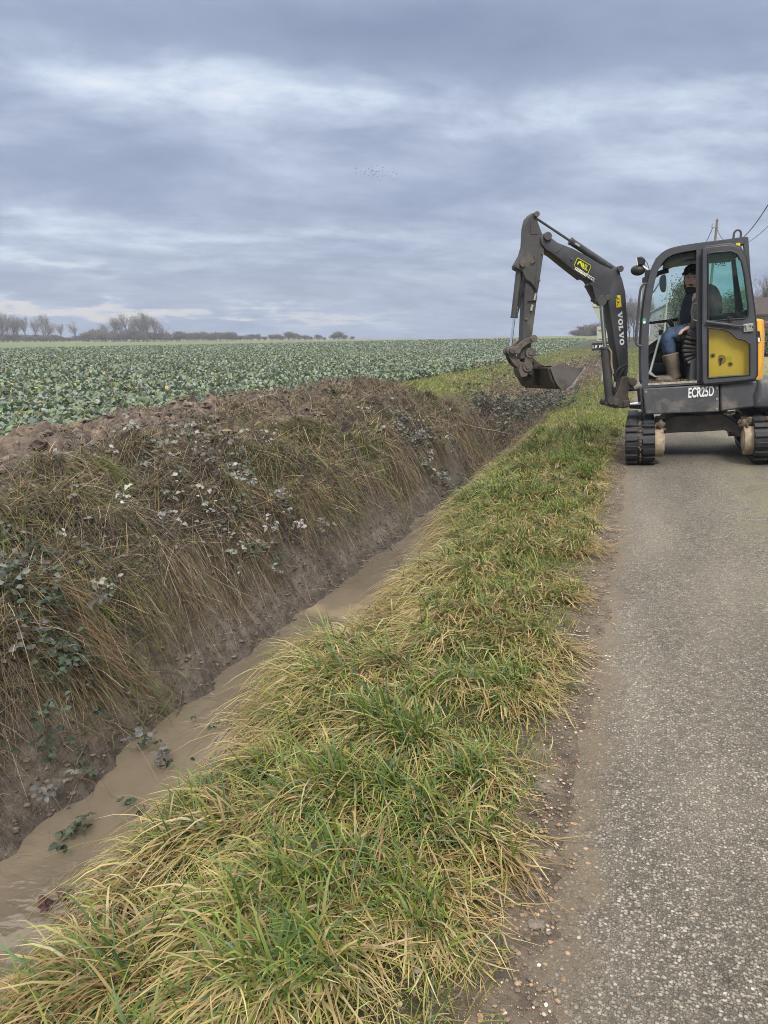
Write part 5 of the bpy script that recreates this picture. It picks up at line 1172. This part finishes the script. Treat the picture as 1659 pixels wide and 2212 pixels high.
for (tx_, x, y, hpx) in (('KLEBER MALECOT', 876, 634, 18), ('02 38 80 00 00', 886, 656, 12)):
    t_ = text_mesh('sticker_text', tx_, TB(*r4(x, y), -HW-.006), d1_, np.cross(d1_, B2)*-1, .0018*hpx, M_white, boom, .72, .01, .001)

# ------------------------------------------------------------------ operator in the cab
def skin(name, verts, edges, m, parent, root=0, sub=2, org=None):
    """verts: (point, radius or (rx, ry)); grown by a Skin modifier"""
    me = bpy.data.meshes.new(name); og = np.asarray(org)
    me.from_pydata([tuple(np.asarray(p)-og) for p, r_ in verts], edges, [])
    o = bpy.data.objects.new(name, me); COL.objects.link(o)
    if parent is not None: o.parent = parent
    sk = o.modifiers.new('skin', 'SKIN'); sk.use_smooth_shade = True
    for i, (p, r_) in enumerate(verts):
        sv = me.skin_vertices[0].data[i]; sv.radius = (r_, r_) if not hasattr(r_, '__len__') else r_; sv.use_root = (i == root)
    if sub: s_ = o.modifiers.new('smooth', 'SUBSURF'); s_.levels = s_.render_levels = sub
    me.materials.append(m); return o
M_skin = mat('skin', (.68, .43, .32), .5, var=.12, scale=30)
M_jean = mat('denim', (.055, .095, .17), .85, var=.45, scale=16, bump=.25, bscale=40, dirt=(.22, .22, .21, 1), dirtamt=.1, dscale=12)
M_boot = mat('muddy_boot_rubber', (.175, .14, .10), .75, var=.3, scale=9, bump=.3, bscale=22, dirt=(.27, .22, .16, 1), dirtamt=.25, dscale=9)
M_vest = mat('navy_vest', (.014, .018, .034), .8, var=.3, scale=16)
M_fleece = mat('grey_green_fleece', (.13, .125, .10), .95, var=.35, scale=40, bump=.3, bscale=80)
M_knit = mat('black_knit', (.012, .012, .014), .95, var=.3, scale=60, bump=.4, bscale=160)
M_hair = mat('dark_beard', (.020, .015, .012), .9, var=.4, scale=80, bump=.4, bscale=150)
PD = -.30
def pp(x, y, d, reg=r8): return TU(*reg(x, y), d)
hd = pp(826, 622, PD, r2); nk = pp(850, 735, PD, r2); chest = pp(865, 850, PD, r2); hip = pp(1330, 640, PD); belly = pp(1290, 400, PD)
porg = hip
view = nrm(np.array([-hd[0], -hd[1], 0])); vx = np.cross(ZV, view)*1.0; vx = vx if vx@rt > 0 else -vx
hl_, hr_ = hip+U2*-.10, hip+U2*.10
kn_n = pp(770, 745, PD-.12); kn_f = pp(735, 790, PD+.14)
an_n = pp(905, 1500, PD-.12); an_f = pp(880, 1480, PD+.14)
sh_n = chest+U2*-.19+ZV*.04+U1*.03; sh_f = chest+U2*.19+ZV*.04+U1*.0
el_n = pp(1360, 480, PD-.30); el_f = pp(1075, 440, PD+.22)
wr_n = pp(1275, 560, PD-.22); wr_f = pp(1040, 600, PD+.10)
Vb = []; Eb = []
def av(p, r_, par=None):
    Vb.append((np.asarray(p), r_)); i = len(Vb)-1
    if par is not None: Eb.append((par, i))
    return i
i_h = av(hip, .11); i_b = av(belly, .11, i_h); i_c = av(chest, .10, i_b); i_n = av(nk, .055, i_c); i_n2 = av(nk*.5+hd*.5, .06, i_n)
i_hd = av(hd-ZV*.005, (.078, .088), i_n2); i_tp = av(hd+ZV*.085, .07, i_hd)
for s_, k_, a_ in ((hl_, kn_n, an_n), (hr_, kn_f, an_f)):
    j = av(s_+U1*-.05, .085, i_h); j2 = av((s_+k_)/2, .078, j); j3 = av(k_, .062, j2); j4 = av((k_+a_)/2, .052, j3); j5 = av(a_, .04, j4)
hands = []
for s_, e_, w_ in ((sh_n, el_n, wr_n), (sh_f, el_f, wr_f)):
    j = av(s_, .045, i_c); j2 = av((s_+e_)/2, .042, j); j3 = av(e_, .043, j2); j4 = av((e_+w_)/2, .037, j3); j5 = av(w_, .028, j4); hands.append((j5, w_, nrm(w_-e_)))
for h_i, (j, w_, hdir) in enumerate(hands):
    fwd = nrm(-U1*.9-ZV*.25-U2*(.25 if h_i == 0 else -.35)); sd_ = nrm(np.cross(fwd, ZV)); sd_ = sd_ if sd_@U2 < 0 else -sd_
    pal_ = av(w_+fwd*.055, .027, j); 
    for k in range(4):
        o_ = (k-1.5)*.019; L_ = (.062, .074, .078, .064)[k]
        k0 = av(w_+fwd*.085+sd_*o_, .0105, pal_); k1 = av(w_+fwd*(.085+L_*.45)+sd_*o_*1.1-ZV*.012, .0095, k0); av(w_+fwd*(.085+L_*.75)+sd_*o_*1.1-ZV*.045, .0085, k1)
    t0 = av(w_+fwd*.035-sd_*.036+ZV*.0, .013, pal_); av(w_+fwd*.075-sd_*.052-ZV*.012, .0105, t0)
person = skin('person', Vb, Eb, M_skin, None, 0, 2, porg); person.location = tuple(porg)
tag(person, 'bearded person in black knit cap, navy vest, jeans and muddy boots seated in the cab', 'person')
def pskin(name, verts, edges, m, sub=2): return skin(name, verts, edges, m, person, 0, sub, porg)
def pb(mbq, name, m, **k): return mbq.build(name, m, person, origin=porg, **k)
# face, cap, beard
AX = (vx, view, ZV)
fc = hd+view*.0
mbx = MB(); mbx.ball(fc, (.072, .092, .118), 20, 14, AX); mbx.ball(fc+view*.092-ZV*.012, (.013, .020, .026), 10, 8, AX); mbx.ball(fc+view*.086+ZV*.012, (.010, .012, .03), 10, 8, AX)
for s_ in (-1, 1): mbx.ball(fc+vx*.074*s_-ZV*.005, (.010, .02, .030), 8, 8, AX); mbx.ball(fc+view*.070+vx*.040*s_-ZV*.025, (.025, .02, .022), 8, 8, AX)
pb(mbx, 'face', M_skin)
mbx = MB()
for s_ in (-1, 1): mbx.ball(fc+view*.082+vx*.030*s_+ZV*.010, (.009, .006, .0045), 10, 6, AX); mbx.ball(fc+view*.085+vx*.031*s_+ZV*.027, (.016, .006, .0035), 8, 6, AX)
[tag(o_, None) for o_ in mbx.each('eye', M_hair, person, step=2, origin=porg)]
mbx = MB(); mbx.ball(fc+view*.026-ZV*.098, (.060, .064, .044), 18, 12, AX); mbx.ball(fc+view*.085-ZV*.048, (.030, .010, .006), 12, 8, AX); mbx.ball(fc+view*.062-ZV*.118, (.038, .04, .035), 12, 8, AX)
for s_ in (-1, 1): mbx.ball(fc+view*.03+vx*.062*s_-ZV*.045, (.010, .026, .045), 10, 8, AX)
pb(mbx, 'beard', M_hair)
mbx = MB(); mbx.ball(fc+view*.093-ZV*.060, (.020, .008, .006), 10, 6, AX); pb(mbx, 'mouth', mat('lips', (.33, .13, .11), .5))
mbx = MB(); mbx.ball(fc+ZV*.100-view*.012, (.088, .098, .074), 22, 14, AX); mbx.tube([fc+ZV*.074+vx*.088*math.cos(a)+view*(.102*math.sin(a)-.006) for a in np.linspace(0, 2*math.pi, 25)], .016, 8, False); mbx.ball(fc-view*.03+ZV*.03, (.082, .075, .06), 14, 10, AX); pb(mbx, 'knit_cap', M_knit)
mbx = MB(); mbx.box(fc+ZV*.062+view*.116+vx*-.02, (.03, .006, .012), AX); pb(mbx, 'cap_label', mat('grey_label', (.3, .3, .3), .6), bevel=.002)
# clothing
pskin('vest', [(hip+ZV*.05, .155), (belly, .16), (chest-ZV*.03, .155), (chest+ZV*.07, .135), (nk-ZV*.0, .088), (nk+ZV*.03, .075)], [(0, 1), (1, 2), (2, 3), (3, 4), (4, 5)], M_vest)
for nm, (s_, e_, w_, r_) in (('sleeve', (sh_n, el_n, wr_n, 1)), ('sleeve', (sh_f, el_f, wr_f, 1))):
    pskin(nm, [(s_+ZV*.0, .095), ((s_+e_)/2, .076), (e_, .064), ((e_+w_)/2, .056), (w_-nrm(w_-e_)*.01, .042)], [(0, 1), (1, 2), (2, 3), (3, 4)], M_fleece)
for s_, k_, a_ in ((hl_, kn_n, an_n), (hr_, kn_f, an_f)):
    b0 = k_*.45+a_*.55
    pskin('trouser_leg', [(s_, .115), ((s_+k_)/2+ZV*.005, .098), (k_*.93+s_*.07+ZV*.01, .088), (k_*.97+a_*.03, .082), (k_*.7+a_*.3, .070), (b0, .062)], [(0, 1), (1, 2), (2, 3), (3, 4), (4, 5)], M_jean)
    tp_ = k_*.52+a_*.48; hl2 = a_-ZV*.055+U1*.03
    mbx = MB(); mbx.tube([tp_, tp_*.75+a_*.25, tp_*.5+a_*.5+U1*.006, a_*.8+tp_*.2, a_+U1*.0, hl2], [.082, .078, .072, .066, .064, .062], 20)
    V, Fs = [], []; nseg = 11; toe = -U1
    for q_ in range(nseg):
        f_ = q_/(nseg-1); c_ = hl2-ZV*.012+U1*.035+toe*f_*.255-ZV*.006*f_; hh_ = (.052 if f_ < .3 else .052-.022*(f_-.3)/.7)*math.sqrt(max(.02, 1-max(0, (f_-.72)/.28)**2)); ww_ = (.042+.012*math.sin(f_*3.0))*math.sqrt(max(.02, 1-max(0, (f_-.75)/.25)**2)*min(1, .5+f_*4))
        for k in range(16): an_ = 2*math.pi*k/16; V.append(c_+U2*ww_*math.cos(an_)+ZV*(hh_*math.sin(an_)*(1 if math.sin(an_) > 0 else .8)+hh_*.0))
    Fs = [(i*16+k, i*16+(k+1) % 16, (i+1)*16+(k+1) % 16, (i+1)*16+k) for i in range(nseg-1) for k in range(16)]+[tuple(range(16)), tuple((nseg-1)*16+k for k in range(16))]
    mbx.add(V, Fs); mbx.tube([tp_+U2*.0+nrm(tp_-a_)*.004, tp_-nrm(tp_-a_)*.014], .086, 20); b_o = pb(mbx, 'boot', M_boot); m_ = b_o.modifiers.new('r', 'REMESH'); m_.mode = 'VOXEL'; m_.voxel_size = .008; m_.use_smooth_shade = True; m2_ = b_o.modifiers.new('s', 'SMOOTH'); m2_.iterations = 6

# ------------------------------------------------------------------ far things
def base_at(u, D):
    r = ray(u, 731); k = D/math.hypot(r[0], r[1]); x, y = r[0]*k, r[1]*k; return np.array([x, y, float(hgt(x, y))])
def bare_tree(h, seed, spread=.5, stems=1, dens=1.0, tw=.045, low=.25):
    """limbs as tubes, twigs as fine ribbons; returns (trunk builder, twig ribbons)"""
    rr = random.Random(seed); trunk = MB(); segs = []
    def grow(p, d, L, r_, lvl):
        n = 3; pts = [p]; dd = d
        for k in range(n):
            dd = nrm(dd+np.array([rr.gauss(0, .13), rr.gauss(0, .13), rr.gauss(.05, .06)])); pts.append(pts[-1]+dd*L/n)
        if lvl <= 2: trunk.tube(pts, list(np.linspace(r_, r_*.62, n+1)), 6 if lvl < 2 else 4, False)
        else:
            for a, b in zip(pts[:-1], pts[1:]): segs.append((a, b))
        if lvl >= 5: return
        m = [0, 6, 5, 4, 3][lvl] if lvl else int(9*dens)
        for k in range(m):
            f = rr.uniform(low if lvl == 0 else .25, 1.0); q_ = np.array(pts[min(n-1, int(f*n))])*(1-(f*n) % 1)+np.array(pts[min(n, int(f*n)+1)])*((f*n) % 1)
            a = rr.uniform(0, 6.283); tilt = rr.uniform(.35, 1.0)*spread*1.6
            s_ = nrm(np.cross(dd, [math.cos(a), math.sin(a), .1])); nd = nrm(dd*math.cos(tilt)+s_*math.sin(tilt)+np.array([0, 0, .22]))
            grow(q_, nd, L*rr.uniform(.5, .75)*((1.25-.55*f) if lvl == 0 else .9), r_*.5*(1-.4*f), lvl+1)
    for s_ in range(stems):
        a = rr.uniform(0, 6.283); lean = 0 if stems == 1 else .35
        grow(np.array([rr.gauss(0, .12)*(stems > 1)*h, rr.gauss(0, .12)*(stems > 1)*h, -.1]), nrm(np.array([math.cos(a)*lean, math.sin(a)*lean, 1.0])), h*.66, h*.017/(1 if stems == 1 else 2), 0)
    A = np.array([s_[0] for s_ in segs]); B = np.array([s_[1] for s_ in segs]); rb = Ribbons(); N = len(A); L = np.linalg.norm(B-A, axis=1)
    c = pick([(.20, .18, .17), (.24, .215, .20), (.16, .145, .14)], N)
    rb.add(A, nrm(B-A), L*1.05, tw, 0.0, c, c, seg=1, taper=.5); return trunk, rb
M_twigs = attr_mat('twig_bark', 0.9, 0.1, 3.0, spec=.2)
HT = {}
def proto(name, h, seed, label, cat, group, **k):
    t_, rb = bare_tree(h, seed, **k); e = empty(name, (0, 0, 0), label, cat, group); zt = max(np.concatenate(rb.V)[:, 2]); e['_hf'] = float(zt/h)
    t_.build('trunk', M_bark, e); rb.build('crown', M_twigs, e); return e
def place(src, pos, sc, rz, label, first=[]):
    if src.name not in first: first.append(src.name); r_ = src
    else:
        r_ = src.copy(); COL.objects.link(r_)
        for ch in src.children: c = ch.copy(); COL.objects.link(c); c.parent = r_
    q = 1.0/src.get('_hf', 1.0)
    sc = tuple(np.array(sc if hasattr(sc, '__len__') else (sc,)*3)*np.array([max(q, .8), max(q, .8), q]))
    r_.location = tuple(pos); r_.scale = sc if hasattr(sc, '__len__') else (sc,)*3; r_.rotation_euler = (0, 0, rz); r_['label'] = label; return r_
TG = 'bare trees on the far field edge'
pa_ = proto('bare_tree', 10, 3, '', 'tree', TG, spread=.55, dens=1.4, tw=.020, low=.18); pb_ = proto('bare_tree', 10, 8, '', 'tree', TG, spread=.72, dens=1.7, tw=.020, low=.12); pc_ = proto('bare_tree', 10, 21, '', 'tree', TG, spread=.45, dens=1.4, tw=.020, low=.2)
DF = 300.0
tl = [(4, 684, pc_, 'tall slim bare tree at the left edge of the far tree row'), (16, 687, pa_, 'second bare tree from the left in the far row, close to its neighbours'), (29, 689, pc_, 'third bare tree from the left in the far row'), (57, 691, pa_, 'bare tree standing in the gap left of the fan shaped tree'), (93, 688, pb_, 'broad fan shaped bare tree in the far left row'),
      (134, 703, pa_, 'small bare tree, left of the pair standing apart'), (164, 700, pc_, 'small bare tree, right of the pair standing apart'), (248, 692, pb_, 'bare tree at the left end of the big far clump'), (271, 684, pa_, 'tall bare tree left of centre in the big far clump'), (288, 690, pc_, 'narrow bare tree in the middle of the big far clump'), (300, 687, pa_, 'bare tree right of the middle of the big far clump'), (318, 681, pb_, 'tallest and widest bare tree of the big far clump'), (334, 690, pb_, 'bare tree at the right end of the big far clump'),
      (-10, 690, pb_, 'bare tree cut by the left edge of the photo'), (40, 695, pb_, 'low bushy bare tree between the left row and the fan shaped tree'), (76, 697, pa_, 'low bare tree just left of the fan shaped tree'), (108, 704, pb_, 'short bushy bare tree right of the fan shaped tree'),
      (228, 703, pb_, 'short bushy bare tree at the left foot of the big far clump'), (260, 694, pa_, 'slender bare tree inside the left half of the big far clump'), (309, 686, pc_, 'narrow bare tree left of the tallest one in the big far clump'), (346, 706, pb_, 'short bare tree at the right foot of the big far clump')]
for i, (u, vt, src, lb) in enumerate(tl):
    p = base_at(u, DF+random.uniform(-6, 10)); Dh = math.hypot(p[0], p[1]); zt_ = CAMH+(731-vt)/F*Dh*1.12; h_ = max(3, zt_-p[2]); k = h_/10.0
    wd = 1.25 if src is pb_ else 1.0
    place(src, p, (k*wd, k*wd, k), random.uniform(0, 6.28), lb)
BG = 'leafless bushes along the far field edge'
bp1 = proto('bare_bush', 3, 31, '', 'bush', BG, stems=6, spread=.7, dens=.9, tw=.022, low=.1); bp2 = proto('bare_bush', 3, 37, '', 'bush', BG, stems=7, spread=.8, dens=.8, tw=.022, low=.05)
bl_ = [(u, 723+random.uniform(-3, 3), 1.5) for u in range(-8, 120, 9)]+[(u, 726+random.uniform(-2, 2), 1.4) for u in range(118, 190, 10)]+[(u, 716+random.uniform(-4, 4), 1.5) for u in range(192, 356, 9)]+[(u, 725+random.uniform(-2, 2), 1.2) for u in (362, 371, 380)]+[(u, 718.5+random.uniform(-2, 2), 1.3) for u in range(390, 500, 9)]+[(u, v, 1.2) for u, v in ((508, 724), (519, 725), (531, 724), (543, 723), (557, 720), (572, 725), (588, 722), (601, 720), (610, 722), (622, 715), (634, 720), (646, 721), (659, 722), (672, 723), (688, 721), (700, 725), (722, 719), (734, 718), (744, 722), (760, 726))]
for i, (u, vt, wk) in enumerate(bl_):
    p = base_at(u, DF+random.uniform(-10, 2)); Dh = math.hypot(p[0], p[1]); h_ = max(.8, (CAMH+(731-vt)/F*Dh-p[2])*random.uniform(.75, 1.25)); k = h_/3.0
    place(bp1 if i % 2 else bp2, p, (k*wk, k*wk, k), random.uniform(0, 6.28), 'low leafless bush in the dark hedge line at the far edge of the fields')
# bare trees by the lane, beyond the excavator
LG = 'bare trees beside the lane beyond the excavator'
lp1 = proto('lane_tree', 7, 44, '', 'tree', LG, spread=.36, dens=1.7, tw=.014); lp2 = proto('lane_tree', 7, 47, '', 'tree', LG, spread=.42, dens=1.7, tw=.014)
for i, (u, D, h_, w_) in enumerate(((1352, 132, 6.6, 1), (1360, 118, 6.0, 1), (1368, 125, 7.0, 1.1), (1376, 115, 5.6, 1), (1384, 128, 6.6, 1), (1343, 140, 5.6, 1.2), (1334, 150, 4.6, 1.3), (1393, 122, 6.0, 1))):
    place(lp1 if i % 2 else lp2, base_at(u, D)+np.array([0, 0, 0]), (h_/7*w_, h_/7*w_, h_/7), i*1.3, 'slender bare tree in the thicket where the lane disappears')
for i, (u, D, h_, w_, lb) in enumerate(((1266, 200, 3.6, 1.5, 'grey bush on the skyline left of the boom'), (1284, 190, 4.2, 1.1, 'tallest grey bush on the skyline against the boom'), (1250, 205, 2.4, 1.5, 'lowest bare bush on the skyline behind the bucket link'), (1276, 196, 2.6, 1.6, 'wide low bush between the two taller skyline bushes'))):
    place(bp2 if i % 2 else bp1, base_at(u, D)-np.array([0, 0, .5]), (h_/3*w_*1.25, h_/3*w_*1.25, h_/3), i*2.1, lb)['group'] = 'bushes on the skyline'
for i, (u, D, h_, lb) in enumerate(((1660, 85, 7.4, 'bare tree showing over the brown roof at the right edge'), (1600, 95, 6.0, 'bare tree seen through the green door glass'), (1640, 92, 6.2, 'bare tree behind the left end of the brown roof'))):
    place(lp2, base_at(u, D), (h_/7*1.4, h_/7*1.4, h_/7), i*1.9, lb)['group'] = 'bare trees behind the house'
def leafy(name, u, D, h_, w_, n, pal, label):
    p = base_at(u, D); e = empty(name, tuple(p), label, 'tree'); mbq = MB(); mbq.tube([p-ZV*.2, p+ZV*h_*.4, p+ZV*h_*.85], [.16, .12, .03], 8)
    for k in range(9): a = random.uniform(0, 6.28); q_ = p+ZV*h_*random.uniform(.25, .8); mbq.tube([q_, q_+np.array([math.cos(a)*w_*.6, math.sin(a)*w_*.6, h_*.15])], [.06, .015], 5)
    mbq.build('trunk', M_bark, e); lf = Leaves(); cl_ = 26; cc = np.stack([rng.normal(0, .38, cl_)*w_, rng.normal(0, .38, cl_)*w_, U(.12, .98, cl_)*h_], 1); k = rng.integers(0, cl_, n)
    cc[:, :2] *= (1.05-.75*(cc[:, 2:]/h_)**1.6)
    pos = p+cc[k]+rng.normal(0, 1, (n, 3))*np.array([.26*w_, .26*w_, .09*h_]); pos[:, 2] = np.maximum(pos[:, 2], p[2]+.1)
    lf.add(pos, rng.normal(0, 1, (n, 3)), rng.normal(0, 1, (n, 3))+np.array([0, 0, .8]), U(.08, .18, n), .7, pick(pal, n, .3)); lf.build('crown', M_leaf, e, origin=p)
EVG = [(.075, .10, .05), (.10, .125, .065), (.06, .08, .045), (.13, .15, .08)]
leafy('ivy_tree', 1462, 70, 5.4, 1.5, 11000, EVG, 'ivy covered tree seen through the cab beside the grey gable')
leafy('evergreen_shrub', 1574, 62, 3.9, 1.3, 8000, EVG, 'dark evergreen shrub seen through the green door glass')
leafy('hedge_shrub', 1652, 56, 1.7, 2.6, 9000, EVG, 'dark hedge shrub in front of the red clad house'); 
leafy('hedge_shrub', 1632, 57, 1.6, 2.2, 8000, EVG, 'dark hedge shrub just right of the excavator door'); 
# house, barn
M_roof = mat('brown_tiles', (.052, .036, .030), .8, var=.35, scale=3, bump=.4, bscale=9); M_cream = mat('cream_render', (.42, .37, .31), .85, var=.15, scale=2); M_redc = mat('faded_red_boards', (.24, .05, .045), .75, var=.25, scale=3); M_greyw = mat('grey_render', (.24, .245, .25), .9, var=.2, scale=1.5); M_pane = mat('pale_window', (.45, .52, .56), .15, var=.2)
def hexrow(D, u0, u1): return base_at(u0, D), base_at(u1, D)
def house(name, u0, D, length, depth, eave, ridge, label, wallm, roofm, red=False, cat='house', gable=False, ang=R(-4)):
    p = base_at(u0, D); e = empty(name, tuple(p), label, cat); a1 = np.array([math.cos(ang), math.sin(ang), 0]); a2 = np.array([-math.sin(ang), math.cos(ang), 0]); z = ZV
    if not gable:
        m1 = MB(); m1.prism([p, p+a1*length, p+a1*length+z*eave, p+z*eave], a2*depth); m1.prism([p+z*eave+a2*0, p+z*eave+a2*depth, p+z*(ridge-.05)+a2*depth/2], a1*length); m1.build('wall', wallm, e)
        m2 = MB(); o_ = .35
        for sg in (0, 1):
            y0 = -o_ if sg == 0 else depth+o_; q0 = p+a2*y0+z*(eave-.12)-a1*.3; q1 = p+a2*depth/2+z*ridge-a1*.3; m2.prism([q0, q1, q1+z*.14, q0+z*.14], a1*(length+.6))
        m2.build('roof', roofm, e)
        if red: m3 = MB(); m3.prism([p-a2*.06+z*.0, p+a1*length-a2*.06, p+a1*length-a2*.06+z*eave*.80, p-a2*.06+z*eave*.80], a2*.05); m3.build('cladding', M_redc, e)
        w_ = MB(); c0 = p+a1*red*1.25-a2*.05+z*eave*.83; w_.prism([c0, c0+a1*.95, c0+a1*.95+z*.36, c0+z*.36], a2*.04); wn = w_.build('window', M_cream, e); m4 = MB(); m4.prism([c0-a2*.01+a1*.06+z*.05, c0-a2*.01+a1*.89+z*.05, c0-a2*.01+a1*.89+z*.31, c0-a2*.01+a1*.06+z*.31], a2*.008); m4.build('pane', M_pane, wn)
    else:
        m1 = MB(); m1.prism([p, p+a1*length, p+a1*length+z*eave, p+a1*length/2+z*ridge, p+z*eave], a2*depth); m1.build('wall', wallm, e); m2 = MB()
        for s0, s1 in ((-.3, length/2), (length+.3, length/2)):
            k = (ridge-eave)/(length/2); q0 = p+a1*s0+z*(eave+.02-.3*k)-a2*.3; q1 = p+a1*s1+z*(ridge+.02)-a2*.3; m2.prism([q0, q1, q1+z*.16, q0+z*.16], a2*(depth+.6))
        m2.build('roof', roofm, e)
house('house', 1616, 60, 14, 7, 2.75, 3.95, 'low house with brown tiled roof and faded red cladding at the right edge', M_cream, M_roof, 1.0)
house('barn', 1403, 112, 6.9, 11, 3.9, 5.6, 'plain grey gable end seen through the cab window', M_greyw, M_greyw, gable=True, cat='barn')
# poles and cables
def pole(u, vt, D, r_, label, m=M_pole, cap=True):
    p = base_at(u, D); zt_ = CAMH+(731-vt)/F*D*1.0; r0 = ray(u, vt); zt_ = CAMH+r0[2]*D/math.hypot(r0[0], r0[1]); e = empty('utility_pole', tuple(p), label, 'pole', 'poles beyond the excavator'); mbq = MB(); top = np.array([p[0], p[1], zt_]); mbq.tube([p-ZV*.3, top], [r_*1.25, r_], 10); mbq.tube([top, top+ZV*r_*1.6], [r_*1.15, .01], 10); mbq.build('post', m, e)
    if cap: mbq = MB(); mbq.tube([top-ZV*.38-rt*.28, top-ZV*.38+rt*.1], .035, 6); mbq.tube([top-ZV*.38-rt*.25, top-ZV*.18-rt*.25], .028, 8); mbq.build('insulator', M_zinc, e)
    return top
t0_ = pole(1524.5, 477, 48, .065, 'wooden utility pole rising behind the cab roof')
pole(1382, 606, 92, .11, 'wooden pole by the lane seen beside the grab rail', cap=False)
pole(1434, 618, 66, .06, 'thin pale post seen through the cab window', M_sgn, cap=False)
def cable(P0, P1, sag, r_, label):
    mbq = MB(); pts = [P0*(1-t)+P1*t-ZV*sag*4*t*(1-t) for t in np.linspace(0, 1, 40)]; mbq.tube(pts, r_, 6); tag(mbq.build('overhead_cable', M_wire, origin=P0), label, 'cable')
cable(t0_-ZV*.38, atD(1895, -60, 17), 2.3, .015, 'thick black overhead cable sagging from the pole to the right')
cable(atD(1560, 520, 60), atD(1895, 190, 17), 1.3, .011, 'thin faint overhead wire crossing behind the cab roof')
cable(t0_-ZV*.38-rt*.2, atD(1460, 640, 70), .4, .018, 'short cable dropping from the pole to the left')
pole(1895, -75, 17, .085, 'nearer wooden utility pole at the right of the lane that carries both cables', cap=False)
# road signs seen from behind
def rp(P, f=.07):
    o = []
    for i in range(len(P)):
        a, b, c = P[i-1], P[i], P[(i+1) % len(P)]; o += [b+(a-b)*f, b+(a-b)*f*.3+(c-b)*f*.3, b+(c-b)*f]
    return o
SY = 24.0
e = None
def SP(u, v, dy=0.0): return atY(u, v, SY+dy)
ps = SP(1306, 735); gp = np.array([ps[0], SY+.06, float(hgt(ps[0], SY))])
sg = empty('give_way_sign', tuple(gp), 'pale grey back of a triangular sign over a square plate behind the boom', 'road sign')
mbq = MB(); mbq.tube([gp-ZV*.2, np.array([gp[0], gp[1], SP(1306, 655)[2]])], .035, 10); mbq.build('post', M_sgn, sg)
mbq = MB(); mbq.prism(rp([SP(1276, 655.5), SP(1338, 652), SP(1307, 713)]), np.array([0, .02, 0])); pl = mbq.build('triangle_plate', M_sgn, sg, .004)
mbq = MB(); mbq.prism([SP(1281, 660, -.03), SP(1330, 657, -.03), SP(1330, 660, -.03), SP(1281, 663, -.03)], np.array([0, .03, 0])); mbq.build('stiffener', M_sgn, pl)
mbq = MB(); mbq.prism(rp([SP(1289, 705.5), SP(1322, 704), SP(1322, 735.5), SP(1289, 737)]), np.array([0, .02, 0])); pl = mbq.build('square_plate', M_sgn, sg, .004)
mbq = MB()
for v in (711, 730): mbq.prism([SP(1293, v, -.03), SP(1319, v-1, -.03), SP(1319, v+.8, -.03), SP(1293, v+1.8, -.03)], np.array([0, .03, 0]))
mbq.build('stiffener', M_sgn, pl)
SY = 22.5
ps = SP(1315, 750); gp = np.array([ps[0], SY+.05, float(hgt(ps[0], SY))])
ns_ = empty('place_name_sign', tuple(gp), 'black place name sign with white capital letters behind the boom cylinder', 'road sign')
mbq = MB(); mbq.tube([gp-ZV*.2, np.array([gp[0], gp[1], SP(1315, 742)[2]])], .03, 8); mbq.build('post', M_sgn, ns_)
mbq = MB(); mbq.prism([SP(1278, 741.5), SP(1349, 738), SP(1349, 754.5), SP(1278, 757.5)], np.array([0, .03, 0])); pl = mbq.build('name_plate', mat('black_sign_face', (.02, .022, .025), .45), ns_, .004)
text_mesh('name_lettering', 'LE PE DUL', SP(1279.5, 752.3, -.004), SP(1330, 749.2)-SP(1279.5, 752.3), ZV, .080, M_white, ns_, 1.12, .02, .002, 1.12)
# blue bin at the far roadside
p = base_at(1393, 88); bb = MB(); bb.tube([p, p+ZV*.05, p+ZV*.85, p+ZV*.9], [.27, .30, .30, .27], 16); bb.tube([p+ZV*.9, p+ZV*.95], .31, 16); o = bb.build('barrel', mat('blue_plastic', (.03, .10, .32), .5), origin=p, bevel=.01); tag(o, 'small blue barrel at the roadside far down the lane', 'barrel')
# flock of birds
wing = MB(); wing.add([(0, .13, 0), (0, -.16, 0), (.02, 0, .03), (.22, .05, .10), (.46, -.05, .06), (.20, -.08, .09), (-.22, .05, .10), (-.46, -.05, .06), (-.20, -.08, .09)], [(0, 3, 5, 1), (3, 4, 5), (0, 1, 8, 6), (6, 8, 7)]); wing.ball((0, 0, 0), (.045, .17, .045), 6, 4)
bird = wing.build('bird', mat('dark_plumage', (.02, .02, .022), .8))
for i in range(78):
    u = 808+random.gauss(0, 24) if i < 62 else random.uniform(755, 860); v = 372+.10*(u-808)+random.gauss(0, 6.5)
    o = bird if i == 0 else bird.copy()
    if i: COL.objects.link(o)
    o.location = tuple(atD(u, v, random.uniform(118, 132))); s_ = random.uniform(.26, .44); o.scale = (s_,)*3; o.rotation_euler = (random.uniform(-.5, .5), random.uniform(-.6, .6), random.uniform(0, 6.28))
    tag(o, 'tiny dark bird in the loose flock below the clouds', 'bird', 'flock of distant birds')

# ------------------------------------------------------------------ air
hm = bpy.data.materials.new('pale_air'); hm.use_nodes = True
ht = NT(hm.node_tree); ht.n.clear(); ho = ht.new('ShaderNodeOutputMaterial'); hv = ht.new('ShaderNodeVolumePrincipled')
hv.inputs['Color'].default_value = (.86, .90, .98, 1); hv.inputs['Density'].default_value = 0.0010; hv.inputs['Anisotropy'].default_value = 0.2
ht.l.new(hv.outputs[0], ho.inputs['Volume'])
hb = MB(); hb.box((-60, 165, 15.75), (700, 380, 35.5)); hz_ = hb.build('haze', hm); tag(hz_, kind='stuff')
